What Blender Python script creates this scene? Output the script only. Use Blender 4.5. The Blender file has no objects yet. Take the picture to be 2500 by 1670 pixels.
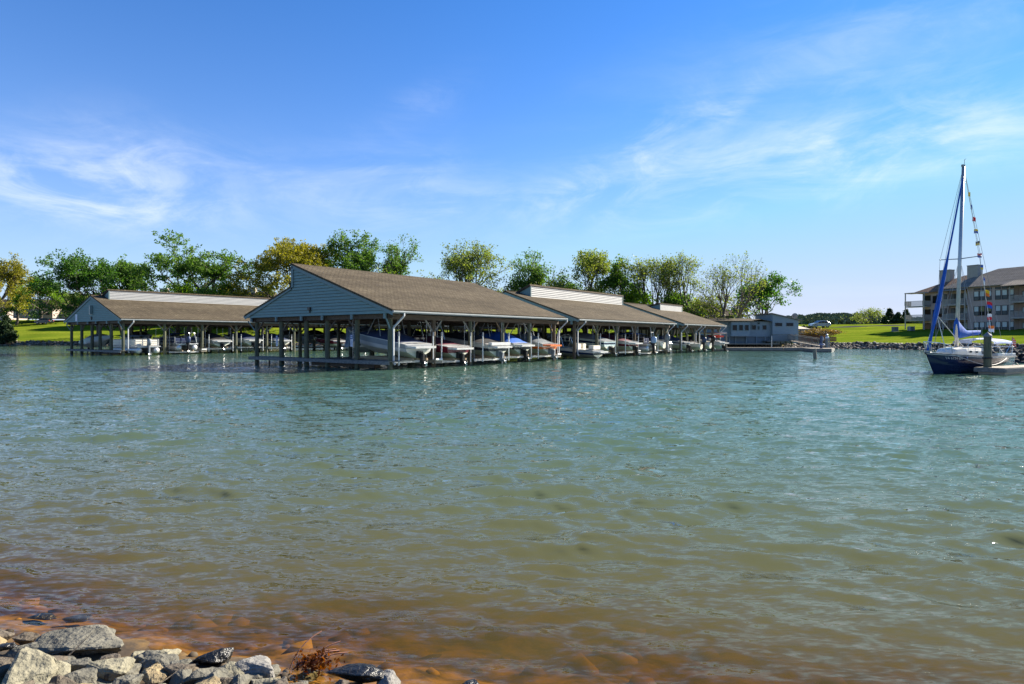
import bpy, bmesh, math, random
import numpy as np
from mathutils import Vector, Matrix, Euler, noise as mnoise

# ------------------------------------------------------------------ camera, sky, sun, exposure
F_PX, HOR, CAM_H, CXP = 1500.0, 822.0, 2.0, 1250.0       # focal length / horizon row / eye height, measured on the 2500 px photograph
SUN_AZ, SUN_EL = 60.0, 31.0                               # degrees, azimuth from +Y (view axis) towards +X
scene = bpy.context.scene
C = scene.collection
cam_d = bpy.data.cameras.new('camera'); cam = bpy.data.objects.new('camera', cam_d); C.objects.link(cam)
cam.location = (0, 0, CAM_H); cam.rotation_euler = (math.radians(90), 0, 0)
cam_d.sensor_width = 36.0; cam_d.lens = 36.0*F_PX/2500.0
cam_d.shift_y = -(835.0-HOR)/2500.0
cam_d.clip_start = 0.1; cam_d.clip_end = 9000
scene.camera = cam
scene.render.engine = 'CYCLES'
scene.cycles.use_denoising = True
scene.cycles.max_bounces = 8; scene.cycles.transparent_max_bounces = 12
scene.cycles.sample_clamp_indirect = 6.0
scene.view_settings.view_transform = 'Standard'; scene.view_settings.look = 'None'
scene.view_settings.exposure = 1.56; scene.view_settings.gamma = 1.0
scene.view_settings.use_curve_mapping = False

world = bpy.data.worlds.new('World'); scene.world = world; world.use_nodes = True
def build_world():
    nt = world.node_tree; N = nt.nodes; Lk = nt.links; N.clear()
    def nd(t, **k):
        n = N.new(t)
        for a, b in k.items(): setattr(n, a, b)
        return n
    def m(op, a, b=None, c=None, clamp=False):
        n = nd('ShaderNodeMath', operation=op); n.use_clamp = clamp
        for i, x in enumerate((a, b, c)):
            if x is None: continue
            if hasattr(x, 'is_output'): Lk.new(x, n.inputs[i])
            else: n.inputs[i].default_value = x
        return n.outputs[0]
    out = nd('ShaderNodeOutputWorld'); bg = nd('ShaderNodeBackground'); bg.inputs['Strength'].default_value = 0.057
    sky = nd('ShaderNodeTexSky', sky_type='NISHITA'); sky.sun_disc = False
    sky.sun_elevation = math.radians(SUN_EL); sky.sun_rotation = math.radians(SUN_AZ)
    sky.altitude = 0; sky.air_density = 1.0; sky.dust_density = 0.0; sky.ozone_density = 3.0
    hs = nd('ShaderNodeHueSaturation'); hs.inputs['Saturation'].default_value = 1.05; hs.inputs['Value'].default_value = 1.0
    tint = nd('ShaderNodeMix', data_type='RGBA', blend_type='MULTIPLY'); tint.inputs[0].default_value = 1.0; tint.inputs[7].default_value = (.43, .80, 1.24, 1)
    Lk.new(sky.outputs[0], tint.inputs[6])
    cap = nd('ShaderNodeMix', data_type='RGBA', blend_type='DARKEN'); cap.inputs[0].default_value = 1.0; cap.inputs[7].default_value = (3.6, 4.3, 6.1, 1); Lk.new(tint.outputs[2], cap.inputs[6]); Lk.new(cap.outputs[2], hs.inputs['Color'])
    tc = nd('ShaderNodeTexCoord'); sp = nd('ShaderNodeSeparateXYZ'); Lk.new(tc.outputs['Generated'], sp.inputs[0])
    x, y, z = sp.outputs
    el = m('ARCSINE', z); az = m('ARCTAN2', x, y)
    zc = m('ADD', m('MAXIMUM', z, 0.0), 0.06)
    ae = nd('ShaderNodeCombineXYZ'); Lk.new(az, ae.inputs[0]); Lk.new(el, ae.inputs[1])
    cb = nd('ShaderNodeCombineXYZ'); Lk.new(m('DIVIDE', x, zc), cb.inputs[0]); Lk.new(m('DIVIDE', y, zc), cb.inputs[1])
    # streaky cirrus: noise on the cloud plane, warped and pulled out along one direction
    mp = nd('ShaderNodeMapping'); mp.inputs['Rotation'].default_value = (0, 0, math.radians(-13)); mp.inputs['Scale'].default_value = (2.6, 9.5, 1.0)
    Lk.new(ae.outputs[0], mp.inputs[0])
    n1 = nd('ShaderNodeTexNoise'); n1.inputs['Scale'].default_value = 0.9; n1.inputs['Detail'].default_value = 9; n1.inputs['Roughness'].default_value = 0.62; n1.inputs['Distortion'].default_value = .7
    Lk.new(mp.outputs[0], n1.inputs['Vector'])
    mp3 = nd('ShaderNodeMapping'); mp3.inputs['Rotation'].default_value = (0, 0, math.radians(-28)); mp3.inputs['Scale'].default_value = (2.2, 6.0, 1); Lk.new(ae.outputs[0], mp3.inputs[0])
    n3 = nd('ShaderNodeTexNoise'); n3.inputs['Scale'].default_value = 2.3; n3.inputs['Detail'].default_value = 8; n3.inputs['Roughness'].default_value = .65; n3.inputs['Distortion'].default_value = 1.0; Lk.new(mp3.outputs[0], n3.inputs['Vector'])
    n2 = nd('ShaderNodeTexNoise'); n2.inputs['Scale'].default_value = 0.33; n2.inputs['Detail'].default_value = 3
    Lk.new(cb.outputs[0], n2.inputs['Vector'])
    def ramp(v, a, b):
        r = nd('ShaderNodeMapRange'); r.clamp = True; r.interpolation_type = 'SMOOTHSTEP'
        Lk.new(v, r.inputs[0]); r.inputs[1].default_value = a; r.inputs[2].default_value = b
        return r.outputs[0]
    wisp = ramp(n1.outputs['Fac'], 0.40, 0.70)
    wisp = m('ADD', m('MULTIPLY', wisp, .62), m('MULTIPLY', ramp(n3.outputs['Fac'], .42, .72), .5))
    def blob(px, py, wx, wy, tilt=0.0):
        a0 = math.atan((px-CXP)/F_PX); e0 = math.atan((HOR-py)/math.hypot(F_PX, px-CXP))
        da = m('SUBTRACT', az, a0); de = m('SUBTRACT', m('SUBTRACT', el, e0), m('MULTIPLY', da, tilt))
        q = m('ADD', m('POWER', m('DIVIDE', da, wx/F_PX), 2.0), m('POWER', m('DIVIDE', de, wy/F_PX), 2.0))
        return m('POWER', 2.718, m('MULTIPLY', q, -1.0))
    bl = [(blob(320, 420, 190, 80, .04), 1.15), (blob(40, 430, 220, 45, -.1), .9), (blob(1500, 460, 420, 60, .12), .8), (blob(1990, 320, 190, 34, .05), .75), (blob(1600, 350, 150, 50, .35), .8), (blob(1790, 270, 60, 26, .6), .6),
          (blob(2150, 420, 480, 50, .13), .7), (blob(900, 460, 210, 80, .1), .7), (blob(1040, 250, 100, 45, .4), .28), (blob(2350, 300, 300, 60, .06), .7), (blob(2200, 90, 420, 110, .1), .4), (blob(250, 520, 200, 50, 0.), .7)]
    tot = None
    for b, k in bl:
        v = m('MULTIPLY', b, k*.62); tot = v if tot is None else m('ADD', tot, v)
    cover = m('ADD', m('MULTIPLY', ramp(n2.outputs['Fac'], .5, .8), 0.22), tot)
    low = m('MULTIPLY', ramp(el, 0.30, 0.02), 0.10)
    fac = m('MINIMUM', m('ADD', m('MULTIPLY', wisp, cover), m('MULTIPLY', low, n2.outputs['Fac'])), 0.62)
    veil = nd('ShaderNodeMix', data_type='RGBA'); Lk.new(m('MULTIPLY', m('POWER', 2.718, m('DIVIDE', m('MAXIMUM', el, 0.0), -.165)), .985), veil.inputs[0]); Lk.new(hs.outputs[0], veil.inputs[6]); veil.inputs[7].default_value = (4.1, 4.65, 5.75, 1)
    mx = nd('ShaderNodeMix', data_type='RGBA'); Lk.new(fac, mx.inputs[0]); Lk.new(veil.outputs[2], mx.inputs[6]); mx.inputs[7].default_value = (6.6, 7.0, 7.6, 1)
    Lk.new(mx.outputs[2], bg.inputs['Color']); Lk.new(bg.outputs[0], out.inputs['Surface'])
build_world()
sun_d = bpy.data.lights.new('sun', 'SUN'); sun_d.energy = 5.0; sun_d.angle = math.radians(0.53); sun_d.color = (1.0, 0.91, 0.76)
sun = bpy.data.objects.new('sun', sun_d); C.objects.link(sun); sun.location = (60, 40, 60)
_sd = Vector((math.sin(math.radians(SUN_AZ))*math.cos(math.radians(SUN_EL)), math.cos(math.radians(SUN_AZ))*math.cos(math.radians(SUN_EL)), math.sin(math.radians(SUN_EL))))
sun.rotation_euler = _sd.to_track_quat('Z', 'Y').to_euler()

# ------------------------------------------------------------------ helpers
def gp(px, py, z=0.0):
    d = F_PX*(CAM_H-z)/(py-HOR); return ((px-CXP)/F_PX*d, d)
def at(px, d): return ((px-CXP)/F_PX*d, d)
def zat(py, d): return CAM_H+(HOR-py)/F_PX*d

def mk(name, c1, c2=None, scale=4.0, rough=0.7, metal=0.0, bump=0.0, bscale=None, stretch=(1, 1, 1), spec=0.4, detail=5, lo=.35, hi=.65, coat=0.0):
    mt = bpy.data.materials.new(name); mt.use_nodes = True; nt = mt.node_tree; N = nt.nodes; Lk = nt.links
    b = N['Principled BSDF']; b.inputs['Roughness'].default_value = rough; b.inputs['Metallic'].default_value = metal
    b.inputs['Specular IOR Level'].default_value = spec; b.inputs['Coat Weight'].default_value = coat
    b.inputs['Base Color'].default_value = (*c1, 1)
    if c2 is not None or bump:
        tc = N.new('ShaderNodeTexCoord'); mp = N.new('ShaderNodeMapping'); mp.inputs['Scale'].default_value = stretch; Lk.new(tc.outputs['Object'], mp.inputs[0])
        nz = N.new('ShaderNodeTexNoise'); nz.inputs['Scale'].default_value = scale; nz.inputs['Detail'].default_value = detail; nz.inputs['Roughness'].default_value = .6
        Lk.new(mp.outputs[0], nz.inputs['Vector'])
        if c2 is not None:
            cr = N.new('ShaderNodeValToRGB'); cr.color_ramp.elements[0].position = lo; cr.color_ramp.elements[1].position = hi
            cr.color_ramp.elements[0].color = (*c1, 1); cr.color_ramp.elements[1].color = (*c2, 1)
            Lk.new(nz.outputs['Fac'], cr.inputs[0]); Lk.new(cr.outputs[0], b.inputs['Base Color'])
        if bump:
            nb = N.new('ShaderNodeTexNoise'); nb.inputs['Scale'].default_value = bscale or scale*3; nb.inputs['Detail'].default_value = 6
            Lk.new(mp.outputs[0], nb.inputs['Vector'])
            bp = N.new('ShaderNodeBump'); bp.inputs['Strength'].default_value = bump; bp.inputs['Distance'].default_value = 0.03
            Lk.new(nb.outputs['Fac'], bp.inputs['Height']); Lk.new(bp.outputs[0], b.inputs['Normal'])
    return mt

def mk_shingle(name, c1, c2, c3):
    mt = bpy.data.materials.new(name); mt.use_nodes = True; nt = mt.node_tree; N = nt.nodes; Lk = nt.links
    b = N['Principled BSDF']; b.inputs['Roughness'].default_value = .95; b.inputs['Specular IOR Level'].default_value = .1
    tc = N.new('ShaderNodeTexCoord')
    br = N.new('ShaderNodeTexBrick'); br.inputs['Scale'].default_value = 1.0; br.inputs['Brick Width'].default_value = .33; br.inputs['Row Height'].default_value = .19
    br.inputs['Mortar Size'].default_value = .022; br.inputs['Color1'].default_value = (*c1, 1); br.inputs['Color2'].default_value = (*c2, 1); br.inputs['Mortar'].default_value = tuple(x*.42 for x in c1)+(1,)
    br.offset = .37; br.squash = 1.0
    Lk.new(tc.outputs['Object'], br.inputs['Vector'])
    nz = N.new('ShaderNodeTexNoise'); nz.inputs['Scale'].default_value = .75; nz.inputs['Detail'].default_value = 10; nz.inputs['Roughness'].default_value = .78
    mp = N.new('ShaderNodeMapping'); mp.inputs['Scale'].default_value = (2.2, .6, .6); Lk.new(tc.outputs['Object'], mp.inputs[0]); Lk.new(mp.outputs[0], nz.inputs['Vector'])
    mx = N.new('ShaderNodeMix'); mx.data_type = 'RGBA'
    cr = N.new('ShaderNodeMapRange'); cr.inputs[1].default_value = .40; cr.inputs[2].default_value = .66; cr.inputs[4].default_value = .85; Lk.new(nz.outputs['Fac'], cr.inputs[0])
    Lk.new(cr.outputs[0], mx.inputs[0]); Lk.new(br.outputs['Color'], mx.inputs[6]); mx.inputs[7].default_value = (*c3, 1)
    n2_ = N.new('ShaderNodeTexNoise'); n2_.inputs['Scale'].default_value = .35; n2_.inputs['Detail'].default_value = 6; n2_.inputs['Roughness'].default_value = .7; mp2 = N.new('ShaderNodeMapping'); mp2.inputs['Scale'].default_value = (.35, 1.6, 1.6); Lk.new(tc.outputs['Object'], mp2.inputs[0]); Lk.new(mp2.outputs[0], n2_.inputs['Vector'])
    r2 = N.new('ShaderNodeMapRange'); r2.inputs[1].default_value = .3; r2.inputs[2].default_value = .7; r2.inputs[3].default_value = .68; r2.inputs[4].default_value = 1.25; Lk.new(n2_.outputs['Fac'], r2.inputs[0]); hv = N.new('ShaderNodeHueSaturation'); Lk.new(mx.outputs[2], hv.inputs['Color']); Lk.new(r2.outputs[0], hv.inputs['Value'])
    Lk.new(hv.outputs[0], b.inputs['Base Color'])
    bp = N.new('ShaderNodeBump'); bp.inputs['Strength'].default_value = .5; bp.inputs['Distance'].default_value = .02; Lk.new(br.outputs['Fac'], bp.inputs['Height']); bp.invert = True
    Lk.new(bp.outputs[0], b.inputs['Normal'])
    return mt

def mk_leaf(name, cA, cB, trans=.5, spec=.25):
    mt = bpy.data.materials.new(name); mt.use_nodes = True; nt = mt.node_tree; N = nt.nodes; Lk = nt.links; N.clear()
    out = N.new('ShaderNodeOutputMaterial'); at_ = N.new('ShaderNodeAttribute'); at_.attribute_name = 'rnd'
    cr = N.new('ShaderNodeMix'); cr.data_type = 'RGBA'; Lk.new(at_.outputs['Fac'], cr.inputs[0]); cr.inputs[6].default_value = (*cA, 1); cr.inputs[7].default_value = (*cB, 1)
    d = N.new('ShaderNodeBsdfPrincipled'); d.inputs['Roughness'].default_value = .55; d.inputs['Specular IOR Level'].default_value = spec
    t = N.new('ShaderNodeBsdfTranslucent')
    hs = N.new('ShaderNodeHueSaturation'); hs.inputs['Value'].default_value = 1.25; hs.inputs['Saturation'].default_value = 1.1; Lk.new(cr.outputs[2], hs.inputs['Color'])
    mx = N.new('ShaderNodeMixShader'); mx.inputs[0].default_value = trans
    Lk.new(cr.outputs[2], d.inputs['Base Color']); Lk.new(hs.outputs[0], t.inputs['Color']); Lk.new(d.outputs[0], mx.inputs[1]); Lk.new(t.outputs[0], mx.inputs[2]); Lk.new(mx.outputs[0], out.inputs[0])
    return mt

class MB:
    def __init__(s): s.v = []; s.f = []
    def box(s, c, d, M=None):
        n = len(s.v); hx, hy, hz = d[0]/2, d[1]/2, d[2]/2
        for z in (-hz, hz):
            for (x, y) in ((-hx, -hy), (hx, -hy), (hx, hy), (-hx, hy)):
                p = Vector((x, y, z))
                if M is not None: p = M @ p
                s.v.append((c[0]+p.x, c[1]+p.y, c[2]+p.z))
        s.f += [tuple(n+i for i in q) for q in ((3, 2, 1, 0), (4, 5, 6, 7), (0, 1, 5, 4), (1, 2, 6, 5), (2, 3, 7, 6), (3, 0, 4, 7))]
        return s
    def bar(s, a, b, w, h, up=(0, 0, 1)):
        a = Vector(a); b = Vector(b); d = b-a; L = d.length; x = d.normalized(); y = Vector(up).cross(x)
        if y.length < 1e-4: y = Vector((1, 0, 0)).cross(x)
        y.normalize(); z = x.cross(y); M = Matrix((x, y, z)).transposed()
        return s.box((a+b)/2, (L, w, h), M)
    def tube(s, a, b, r0, r1=None, n=8, cap=True):
        r1 = r0 if r1 is None else r1; a = Vector(a); b = Vector(b); x = (b-a).normalized()
        y = x.orthogonal().normalized(); z = x.cross(y); k = len(s.v)
        for p, r in ((a, r0), (b, r1)):
            for i in range(n):
                t = 2*math.pi*i/n; q = p+y*(math.cos(t)*r)+z*(math.sin(t)*r); s.v.append(tuple(q))
        for i in range(n): s.f.append((k+i, k+(i+1) % n, k+n+(i+1) % n, k+n+i))
        if cap: s.f.append(tuple(k+i for i in range(n))[::-1]); s.f.append(tuple(k+n+i for i in range(n)))
        return s
    def path(s, pts, r, n=6):
        for a, b in zip(pts[:-1], pts[1:]): s.tube(a, b, r, r, n)
        return s
    def grid(s, rows, closed=False):
        k = len(s.v); m = len(rows[0])
        for r in rows: s.v += [tuple(p) for p in r]
        for i in range(len(rows)-1):
            for j in range(m if closed else m-1):
                a = k+i*m+j; b = k+i*m+(j+1) % m; s.f.append((a, b, b+m, a+m))
        return s
    def poly(s, pts):
        k = len(s.v); s.v += [tuple(p) for p in pts]; s.f.append(tuple(range(k, k+len(pts)))); return s
    def prism(s, pts, off):
        k = len(s.v); n = len(pts); o = Vector(off); s.v += [tuple(p) for p in pts]; s.v += [tuple(Vector(p)+o) for p in pts]
        s.f.append(tuple(range(k, k+n))[::-1]); s.f.append(tuple(range(k+n, k+2*n)))
        for i in range(n): j = (i+1) % n; s.f.append((k+i, k+j, k+n+j, k+n+i))
        return s
    def lathe(s, prof, c=(0, 0, 0), n=12, M=None):
        rows = []
        for (r, z) in prof:
            row = []
            for i in range(n):
                t = 2*math.pi*i/n; p = Vector((r*math.cos(t), r*math.sin(t), z))
                if M is not None: p = M @ p
                row.append((c[0]+p.x, c[1]+p.y, c[2]+p.z))
            rows.append(row)
        return s.grid(rows, True)
    def build(s, name, mat, parent=None, smooth=False, bevel=0.0, loc=None):
        me = bpy.data.meshes.new(name); me.from_pydata(s.v, [], s.f); me.update()
        if bevel or smooth:
            bm = bmesh.new(); bm.from_mesh(me)
            if bevel:
                bmesh.ops.remove_doubles(bm, verts=bm.verts, dist=1e-5)
                bmesh.ops.recalc_face_normals(bm, faces=bm.faces)
                bmesh.ops.bevel(bm, geom=list(bm.edges), offset=bevel, segments=2, affect='EDGES', profile=.6)
            if smooth:
                for f_ in bm.faces: f_.smooth = True
            bm.to_mesh(me); bm.free()
        if mat is not None: me.materials.append(mat)
        o = bpy.data.objects.new(name, me); C.objects.link(o)
        if parent is not None: o.parent = parent
        if loc is not None: o.location = loc
        return o

def empty(name, loc=(0, 0, 0), rz=0.0, label=None, cat=None, group=None, rot=None):
    o = bpy.data.objects.new(name, None); C.objects.link(o); o.empty_display_size = .3
    o.location = loc; o.rotation_euler = rot if rot is not None else (0, 0, rz)
    if label: tag(o, label, cat, group)
    return o
def tag(o, label=None, cat=None, group=None, kind=None):
    if label: o['label'] = label
    if cat: o['category'] = cat
    if group: o['group'] = group
    if kind: o['kind'] = kind
    return o

# ------------------------------------------------------------------ materials
M = {}
M['siding'] = mk('siding_paint', (.145, .230, .225), (.178, .27, .26), scale=2.5, rough=.75, stretch=(.6, .6, 4), bump=.05)
M['siding_sunlit'] = mk('clerestory_sunlit_tone', (.27, .275, .28), (.33, .335, .335), scale=2.5, rough=.7, stretch=(.6, .6, 4))  # same siding paint, made paler so the colour carries the sunlight
M['trim'] = mk('trim_paint', (.135, .195, .20), (.165, .23, .235), scale=3, rough=.7)
M['trim_dk'] = mk('dark_trim', (.13, .145, .155), (.17, .18, .185), scale=3, rough=.7)
M['shingle'] = mk_shingle('roof_shingles', (.086, .069, .045), (.132, .109, .075), (.060, .048, .034))
M['shingle_red'] = mk_shingle('reddish_shingles', (.26, .15, .095), (.31, .195, .13), (.21, .14, .098))
M['shingle_grey'] = mk_shingle('grey_brown_shingles', (.25, .21, .165), (.30, .26, .21), (.20, .17, .14))
M['post'] = mk('weathered_piling', (.055, .062, .042), (.125, .125, .078), scale=2.0, rough=.85, stretch=(5, 5, .7), bump=.3, bscale=7)
M['post_br'] = mk('brown_piling', (.07, .05, .033), (.12, .088, .056), scale=2.0, rough=.85, stretch=(5, 5, .7), bump=.3)
M['beam'] = mk('old_beam', (.065, .048, .036), (.115, .085, .062), scale=3, rough=.85, stretch=(.5, 3, 3), bump=.2)
M['brace'] = mk('brace_wood', (.12, .075, .043), (.17, .115, .07), scale=3, rough=.8)
M['brace_g'] = mk('brace_grey', (.13, .13, .115), (.19, .18, .155), scale=3, rough=.8)
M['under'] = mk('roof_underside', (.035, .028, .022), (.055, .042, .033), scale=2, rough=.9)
M['deckw'] = mk('deck_wood', (.09, .09, .083), (.17, .165, .15), scale=2.2, rough=.85, stretch=(.5, 6, 6), bump=.2)
M['deckf'] = mk('dock_fascia', (.10, .105, .10), (.21, .205, .19), scale=2.6, rough=.85, stretch=(.6, 3, 5), bump=.3)
M['deckl'] = mk('pale_dock_boards', (.19, .165, .13), (.27, .24, .195), scale=2.2, rough=.85, stretch=(.5, 5, 5))
M['gutter'] = mk('grey_gutter', (.22, .245, .255), (.27, .29, .30), scale=2, rough=.5)
M['spout'] = mk('pale_downspout', (.40, .42, .44), (.48, .49, .50), scale=1.5, rough=.45)
M['white'] = mk('white_gelcoat', (.43, .44, .43), (.50, .50, .49), scale=1.5, rough=.28, coat=.4)
M['cream'] = mk('cream_gelcoat', (.66, .61, .50), (.72, .67, .56), scale=1.5, rough=.3, coat=.3)
M['hullgrey'] = mk('grey_gelcoat', (.20, .23, .26), (.235, .265, .29), scale=1.2, rough=.3, coat=.4)
M['hullblk'] = mk('black_gelcoat', (.012, .014, .02), (.02, .022, .03), scale=1.2, rough=.18, coat=.5)
M['navy'] = mk('navy_gelcoat', (.008, .016, .05), (.014, .026, .07), scale=1.0, rough=.16, coat=.5)
M['maroon'] = mk('maroon_gelcoat', (.10, .012, .022), (.14, .016, .03), scale=1.2, rough=.22, coat=.4)
M['red'] = mk('red_plastic', (.55, .04, .02), (.62, .06, .03), scale=2, rough=.35)
M['orange'] = mk('orange_gelcoat', (.62, .13, .02), (.66, .16, .03), scale=2, rough=.3, coat=.3)
M['tealhull'] = mk('pale_teal_gelcoat', (.36, .46, .46), (.42, .52, .52), scale=1.5, rough=.3, coat=.3)
M['keel'] = mk('scummy_hull_bottom', (.42, .44, .36), (.56, .57, .49), scale=2.5, rough=.55, lo=.3, hi=.7)
M['canvas_navy'] = mk('navy_canvas', (.012, .022, .06), (.022, .035, .085), scale=4, rough=.9, bump=.3, bscale=5)
M['canvas_blue'] = mk('blue_canvas', (.012, .075, .34), (.02, .115, .44), scale=3, rough=.85, bump=.35, bscale=4)
M['canvas_black'] = mk('black_canvas', (.012, .012, .014), (.025, .025, .027), scale=4, rough=.9, bump=.3, bscale=5)
M['canvas_grey'] = mk('grey_canvas', (.10, .115, .13), (.15, .165, .18), scale=4, rough=.9, bump=.3, bscale=5)
M['canvas_maroon'] = mk('maroon_canvas', (.065, .01, .022), (.10, .015, .032), scale=4, rough=.9, bump=.3, bscale=5)
M['canvas_pale'] = mk('pale_blue_canvas', (.26, .33, .52), (.34, .41, .60), scale=3, rough=.85, bump=.2)
M['tarp'] = mk('blue_grey_tarp', (.06, .10, .16), (.20, .25, .30), scale=3, rough=.6, bump=.5, bscale=5)
M['alu'] = mk('dull_aluminium', (.42, .43, .43), (.52, .53, .53), scale=3, rough=.42, metal=.6)
M['steel'] = mk('stainless_tube', (.62, .63, .64), None, rough=.25, metal=.9)
M['blackm'] = mk('black_motor_paint', (.012, .012, .014), (.022, .022, .024), scale=3, rough=.35)
M['greym'] = mk('grey_motor_paint', (.16, .18, .20), (.22, .24, .26), scale=3, rough=.35)
M['bluem'] = mk('pale_blue_motor_paint', (.30, .42, .60), (.40, .52, .68), scale=1.5, rough=.3)
M['navym'] = mk('navy_motor_paint', (.03, .045, .10), (.05, .07, .14), scale=2, rough=.3)
M['rubber'] = mk('fender_vinyl', (.60, .58, .53), (.68, .66, .6), scale=3, rough=.6)
M['pvc'] = mk('white_pvc', (.62, .64, .62), (.70, .71, .69), scale=2, rough=.4)
M['wood_lt'] = mk('light_bunk_wood', (.30, .22, .14), (.38, .29, .19), scale=3, rough=.85)
M['glassdk'] = mk('dark_window_glass', (.006, .009, .012), None, rough=.12, spec=.22)
M['blind'] = mk('window_glass_with_blinds', (.50, .56, .54), (.58, .63, .61), scale=1, rough=.3, spec=.3)
M['blind_y'] = mk('window_glass_with_tan_blinds', (.17, .16, .08), (.2, .19, .1), scale=1, rough=.15, spec=.7)
M['winframe'] = mk('dark_window_frame', (.05, .05, .055), None, rough=.6)
M['apt'] = mk('grey_brown_siding', (.37, .295, .265), (.43, .35, .315), scale=2, rough=.85, stretch=(1, 1, 6), bump=.1)
M['apt_lt'] = mk('balcony_wood', (.33, .305, .28), (.40, .375, .345), scale=2, rough=.85)
M['chim'] = mk('chimney_siding', (.27, .265, .235), (.32, .31, .28), scale=2, rough=.85)
M['club'] = mk('clubhouse_siding', (.20, .25, .28), (.24, .29, .315), scale=2, rough=.85, stretch=(.5, .5, 5), bump=.08)
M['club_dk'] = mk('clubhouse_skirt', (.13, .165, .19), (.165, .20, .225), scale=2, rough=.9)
M['tan'] = mk('tan_siding', (.42, .37, .29), (.48, .42, .34), scale=2, rough=.85)
M['concrete'] = mk('concrete', (.36, .34, .30), (.46, .435, .39), scale=1.2, rough=.9)
M['asphalt'] = mk('asphalt', (.05, .05, .052), (.07, .07, .07), scale=3, rough=1.0, spec=.0)
M['silver'] = mk('silver_car_paint', (.42, .45, .48), None, rough=.28, metal=.55, coat=.6)
M['darkcar'] = mk('dark_car_paint', (.015, .017, .022), None, rough=.25, metal=.2, coat=.6)
M['tyre'] = mk('tyre_rubber', (.015, .015, .015), None, rough=.8)
M['rim'] = mk('wheel_rim', (.45, .46, .47), None, rough=.3, metal=.8)
M['signblue'] = mk('sign_blue', (.015, .07, .24), None, rough=.5)
M['signwhite'] = mk('sign_white', (.55, .60, .70), None, rough=.5)
M['signpink'] = mk('sign_red_print', (.48, .22, .26), None, rough=.5)
M['bark'] = mk('bark', (.055, .045, .036), (.10, .085, .07), scale=3, rough=.9, stretch=(4, 4, .7), bump=.3)
M['bark_lt'] = mk('pale_bark', (.10, .085, .065), (.17, .145, .11), scale=3, rough=.9, stretch=(4, 4, .7), bump=.3)
M['brick'] = mk('brick_wall', (.22, .10, .065), (.30, .15, .10), scale=5, rough=.9)

# ------------------------------------------------------------------ terrain
SHORE = np.array([(-3000, 400), (-400, 160), (-200, 150), (-105, 147), (-60, 140), (-20, 129), (-2, 122), (15, 110), (33, 95.5), (42, 99), (50, 101.5), (57.6, 101.5),
                  (59.5, 93), (63.5, 77), (70, 60), (82, 48), (110, 40), (300, 20), (3000, -200)], float)
WPOLY = np.vstack([SHORE, [(3000, -4000), (-3000, -4000)]])
def shore_dist(X, Y):
    X = np.asarray(X, float); Y = np.asarray(Y, float); best = np.full(X.shape, 1e9)
    for (ax, ay), (bx, by) in zip(SHORE[:-1], SHORE[1:]):
        dx, dy = bx-ax, by-ay; t = np.clip(((X-ax)*dx+(Y-ay)*dy)/(dx*dx+dy*dy), 0, 1)
        best = np.minimum(best, np.hypot(X-ax-t*dx, Y-ay-t*dy))
    ins = np.zeros(X.shape, bool); n = len(WPOLY)
    for i in range(n):
        (x1, y1), (x2, y2) = WPOLY[i], WPOLY[(i+1) % n]
        if y1 == y2: continue
        c = ((y1 > Y) != (y2 > Y)) & (X < (x2-x1)*(Y-y1)/(y2-y1)+x1); ins ^= c
    return np.where(ins, -best, best)
def sstep(a, b, x):
    t = np.clip((x-a)/(b-a), 0, 1); return t*t*(3-2*t)
def land_z(X, Y):
    X = np.asarray(X, float); Y = np.asarray(Y, float); D = shore_dist(X, Y)
    wl = 1-sstep(-85, -35, X); wr = sstep(10, 45, X)
    k = .235*wl+.095*wr+.11*(1-wl-wr); cap = 8.0*wl+6.1*wr+5.4*(1-wl-wr)
    rp = np.clip(-.35+1.25*D/2.6, -.35, .9)
    up = np.maximum(D-4.2, 0)*k; rise = cap-.9
    z = rp+np.where(D > 4.2, rise*(1-np.exp(-(up/rise)**1.35*1.25)), 0)
    z = z+np.where(D > 5, .10*np.sin(X*.21+1.3)*np.sin(Y*.17)+.06*np.sin(X*.5+Y*.31), 0)
    z = z+19*np.exp(-(((X-470)/130)**2+((Y-920)/160)**2))+6*np.exp(-(((X-640)/150)**2+((Y-960)/160)**2))
    return np.where(D < 0, np.maximum(-3.2, -.35+.3*D), z)
def gz(x, y): return float(land_z(np.array([x]), np.array([y]))[0])

def attr_mesh(name, V, Fq, mat, rnd=None, per='POINT', smooth=False):
    V = np.asarray(V, np.float32); Fq = np.asarray(Fq, np.int32); me = bpy.data.meshes.new(name)
    k = Fq.shape[1]; me.vertices.add(len(V)); me.vertices.foreach_set('co', V.ravel())
    me.loops.add(Fq.size); me.loops.foreach_set('vertex_index', Fq.ravel())
    me.polygons.add(len(Fq)); me.polygons.foreach_set('loop_start', np.arange(len(Fq), dtype=np.int32)*k)
    if smooth: me.polygons.foreach_set('use_smooth', np.ones(len(Fq), bool))
    me.update(calc_edges=True); me.validate(clean_customdata=False)
    if rnd is not None:
        a = me.attributes.new('rnd', 'FLOAT', per); a.data.foreach_set('value', np.asarray(rnd, np.float32))
    if mat is not None: me.materials.append(mat)
    o = bpy.data.objects.new(name, me); C.objects.link(o); return o

def grid_mesh(name, xs, ys, zf, mat, smooth=True):
    X, Y = np.meshgrid(xs, ys); Z = zf(X, Y); V = np.stack([X, Y, Z], -1).reshape(-1, 3)
    nx, ny = len(xs), len(ys); i = np.arange(nx-1); j = np.arange(ny-1); I, J = np.meshgrid(i, j); a = (J*nx+I).ravel()
    return attr_mesh(name, V, np.stack([a, a+1, a+1+nx, a+nx], 1), mat, smooth=smooth)

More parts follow.
